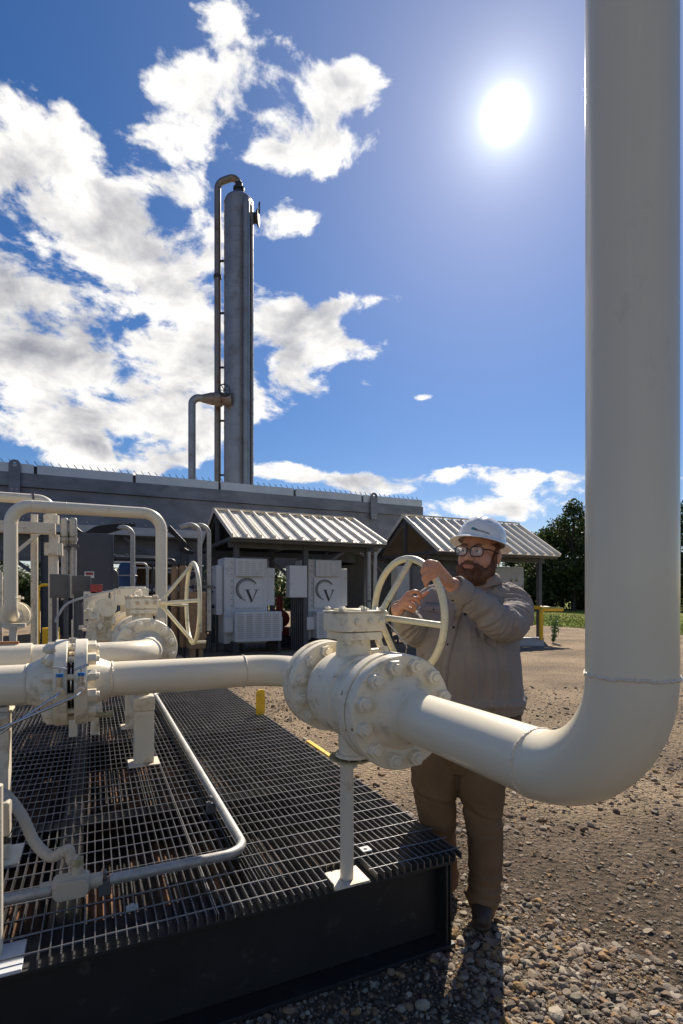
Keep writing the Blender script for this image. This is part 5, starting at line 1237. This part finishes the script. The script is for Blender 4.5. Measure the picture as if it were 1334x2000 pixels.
# ------------------------------------------------------------------ sky
az_s = 25+math.degrees(math.atan((985-U0)/F)); el_s = math.degrees(math.atan((V0-225)/F/math.sqrt(1+((985-U0)/F)**2)))
AZ, EL = math.radians(az_s), math.radians(el_s)
sdir = Vector((math.sin(AZ)*math.cos(EL), math.cos(AZ)*math.cos(EL), math.sin(EL)))
w = bpy.data.worlds.new('World'); S.world = w; w.use_nodes = True; nt = w.node_tree; N = nt.nodes; L = nt.links; bg = N['Background']
sky = N.new('ShaderNodeTexSky'); sky.sky_type = 'NISHITA'; sky.sun_disc = False; sky.sun_elevation = EL; sky.sun_rotation = AZ; sky.air_density = 1.0; sky.dust_density = .12; sky.ozone_density = 2.2; sky.altitude = 0
SKY_STR = .10
def mth(op, a, b=None, c=None, clamp=False):
    n = N.new('ShaderNodeMath'); n.operation = op; n.use_clamp = clamp
    for i, x in enumerate((a,b,c)):
        if x is None: continue
        if isinstance(x, (int,float)): n.inputs[i].default_value = x
        else: L.new(x, n.inputs[i])
    return n.outputs[0]
tcw = N.new('ShaderNodeTexCoord'); sepw = N.new('ShaderNodeSeparateXYZ'); L.new(tcw.outputs['Generated'], sepw.inputs[0])
dx, dy, dz = sepw.outputs
azn = mth('ARCTAN2', dx, dy); eln = mth('ARCSINE', dz)
def azel(u, v):
    X = (u-U0)/F; Z = (V0-v)/F
    return YAW+math.atan(X), math.atan(Z/math.sqrt(1+X*X))
blobs = [  # centre and radii of each cloud in the sky, strength
 (60,640,260,190,1.25),(230,700,190,140,1.2),(330,790,150,70,.9),(110,500,120,110,.75),(20,380,110,100,.8),(110,320,90,70,.7),(60,190,60,60,.45),(140,180,50,55,.55),
 (290,265,110,45,.85),(350,160,85,55,.8),(440,60,75,70,.7),(520,170,80,60,.9),(600,235,105,80,1.1),(700,170,60,38,.75),(560,300,60,35,.5),
 (230,400,50,40,.75),(350,365,60,32,.6),(400,460,75,60,.75),(280,500,90,35,.6),(560,430,50,38,.65),
 (600,640,120,50,.9),(560,700,90,60,.9),(690,590,75,22,.7),(700,690,55,24,.75),(718,745,28,14,.9),(600,760,50,18,.4),
 (290,900,80,26,.95),(60,850,140,22,.5),(560,925,80,16,.5),(700,940,170,24,.9),(860,925,90,13,.85),(1040,965,130,26,.85),(950,1000,160,20,.7),(1130,930,60,12,.6),(1330,930,120,25,.6),(820,775,30,8,.35)]
msum = None
for (u,v,ru,rv,A_) in blobs:
    a0, e0 = azel(u,v); a1, _ = azel(u+ru,v); _, e1 = azel(u,v-rv); _, e2 = azel(u,v+rv)
    sa, se = abs(a1-a0), abs(e1-e2)/2
    da = mth('MULTIPLY', mth('SUBTRACT', azn, a0), 1/sa); de = mth('MULTIPLY', mth('SUBTRACT', eln, e0), 1/se)
    q = mth('ADD', mth('MULTIPLY', da, da), mth('MULTIPLY', de, de))
    gsn = mth('MULTIPLY', mth('EXPONENT', mth('MULTIPLY', q, -.8)), A_)
    msum = gsn if msum is None else mth('MAXIMUM', msum, gsn) if False else mth('ADD', msum, gsn)
msum = mth('MINIMUM', msum, 1.0)
# the part of the sky behind: broken cloud
az0 = YAW
back = mth('MULTIPLY', mth('SUBTRACT', 0.0, mth('COSINE', mth('SUBTRACT', azn, az0))), .35, clamp=True)
msum = mth('ADD', msum, back); msum = mth('ADD', msum, mth('MINIMUM', mth('MULTIPLY', mth('SUBTRACT', msum, .32), 2.2), 0.0))
def cnoise(off, scale=8.0, detail=9, rough=.58):
    mp = N.new('ShaderNodeMapping'); mp.inputs['Location'].default_value = off; mp.inputs['Scale'].default_value = (1,1,1.7); L.new(tcw.outputs['Generated'], mp.inputs['Vector'])
    n = N.new('ShaderNodeTexNoise'); n.inputs['Scale'].default_value = scale; n.inputs['Detail'].default_value = detail; n.inputs['Roughness'].default_value = rough; n.inputs['Distortion'].default_value = .25; L.new(mp.outputs[0], n.inputs['Vector']); return n.outputs[0]
nA = cnoise((.3,.1,.7)); nS = cnoise((.3-sdir.x*.035,.1-sdir.y*.035,.7-sdir.z*.06)); nD = cnoise((2,1,.5), 3.0, 4); nF = cnoise((5,3,1), 22, 6, .65)
def dens_(n): return mth('ADD', mth('MULTIPLY', mth('SUBTRACT', n, .5), 4.3), mth('ADD', msum, mth('MULTIPLY', mth('SUBTRACT', nF, .5), 1.0)))
d0 = dens_(nA)
mrn = N.new('ShaderNodeMapRange'); mrn.interpolation_type = 'SMOOTHSTEP'; L.new(d0, mrn.inputs[0]); mrn.inputs[1].default_value = .45; mrn.inputs[2].default_value = .98; cov = mrn.outputs[0]
mrn2 = N.new('ShaderNodeMapRange'); L.new(mth('ADD', mth('SUBTRACT', dens_(nS), .2), mth('MULTIPLY', mth('SUBTRACT', nD, .5), 1.6)), mrn2.inputs[0]); mrn2.inputs[1].default_value = .55; mrn2.inputs[2].default_value = 2.0; shade = mrn2.outputs[0]
cr = N.new('ShaderNodeValToRGB'); e = cr.color_ramp.elements; e[0].color = (7.6,7.4,7.1,1); e[1].color = (2.3,2.35,2.75,1); e.new(.5).color = (4.7,4.65,4.75,1); L.new(shade, cr.inputs[0])
# sun glow (aureole round the disc)
dt = N.new('ShaderNodeVectorMath'); dt.operation = 'DOT_PRODUCT'; L.new(tcw.outputs['Generated'], dt.inputs[0]); dt.inputs[1].default_value = sdir
ang = mth('ARCCOSINE', mth('MINIMUM', dt.outputs['Value'], .999999))
g1 = mth('MULTIPLY', mth('EXPONENT', mth('MULTIPLY', mth('POWER', mth('MULTIPLY', ang, 1/math.radians(.75)), 2.0), -1.0)), 300)
g2 = mth('MULTIPLY', mth('EXPONENT', mth('MULTIPLY', ang, -1/math.radians(1.7))), 11)
g3 = mth('MULTIPLY', mth('EXPONENT', mth('MULTIPLY', ang, -1/math.radians(17))), 1.7)
glow = mth('ADD', mth('ADD', g1, g2), g3)
# compose
hs_ = N.new('ShaderNodeHueSaturation'); hs_.inputs['Saturation'].default_value = 1.42; hs_.inputs['Value'].default_value = .63; tn = N.new('ShaderNodeMix'); tn.data_type = 'RGBA'; tn.blend_type = 'MULTIPLY'; tn.inputs[0].default_value = 1; L.new(sky.outputs[0], tn.inputs[6]); tn.inputs[7].default_value = (1.06,.96,1.0,1); L.new(tn.outputs[2], hs_.inputs['Color'])
mx = N.new('ShaderNodeMix'); mx.data_type = 'RGBA'; L.new(cov, mx.inputs[0]); L.new(hs_.outputs[0], mx.inputs[6]); L.new(cr.outputs[0], mx.inputs[7])
gl = N.new('ShaderNodeMix'); gl.data_type = 'RGBA'; gl.blend_type = 'MULTIPLY'; gl.inputs[0].default_value = 1; gl.inputs[6].default_value = (.95,1,.97,1); L.new(glow, gl.inputs[7])
ad = N.new('ShaderNodeMix'); ad.data_type = 'RGBA'; ad.blend_type = 'ADD'; ad.inputs[0].default_value = 1; L.new(mx.outputs[2], ad.inputs[6]); L.new(gl.outputs[2], ad.inputs[7])
L.new(ad.outputs[2], bg.inputs['Color']); bg.inputs['Strength'].default_value = SKY_STR
w.cycles.sampling_method = 'MANUAL'; w.cycles.sample_map_resolution = 1024
sl = bpy.data.lights.new('sun', 'SUN'); sl.energy = 5.0; sl.angle = math.radians(.53); sl.color = (1,.90,.76)
so = bpy.data.objects.new('sun', sl); COL.objects.link(so); so.rotation_euler = sdir.to_track_quat('Z','Y').to_euler(); so.location = (5,5,20)
# ------------------------------------------------------------------ camera and render
cam = bpy.data.cameras.new('camera'); co = bpy.data.objects.new('camera', cam); COL.objects.link(co); S.camera = co
co.location = (0,0,H); co.rotation_euler = (PI/2,0,-YAW); cam.sensor_fit = 'VERTICAL'; cam.sensor_height = 36; cam.lens = F/2000*36; cam.shift_y = (V0-1000)/2000; cam.clip_end = 3000; cam.clip_start = .05
S.render.resolution_x = 683; S.render.resolution_y = 1024
S.view_settings.view_transform = 'Standard'; S.view_settings.look = 'None'; S.view_settings.exposure = .5; S.view_settings.gamma = 1
S.cycles.max_bounces = 7; S.cycles.diffuse_bounces = 4; S.cycles.sample_clamp_indirect = 8; S.cycles.use_denoising = True
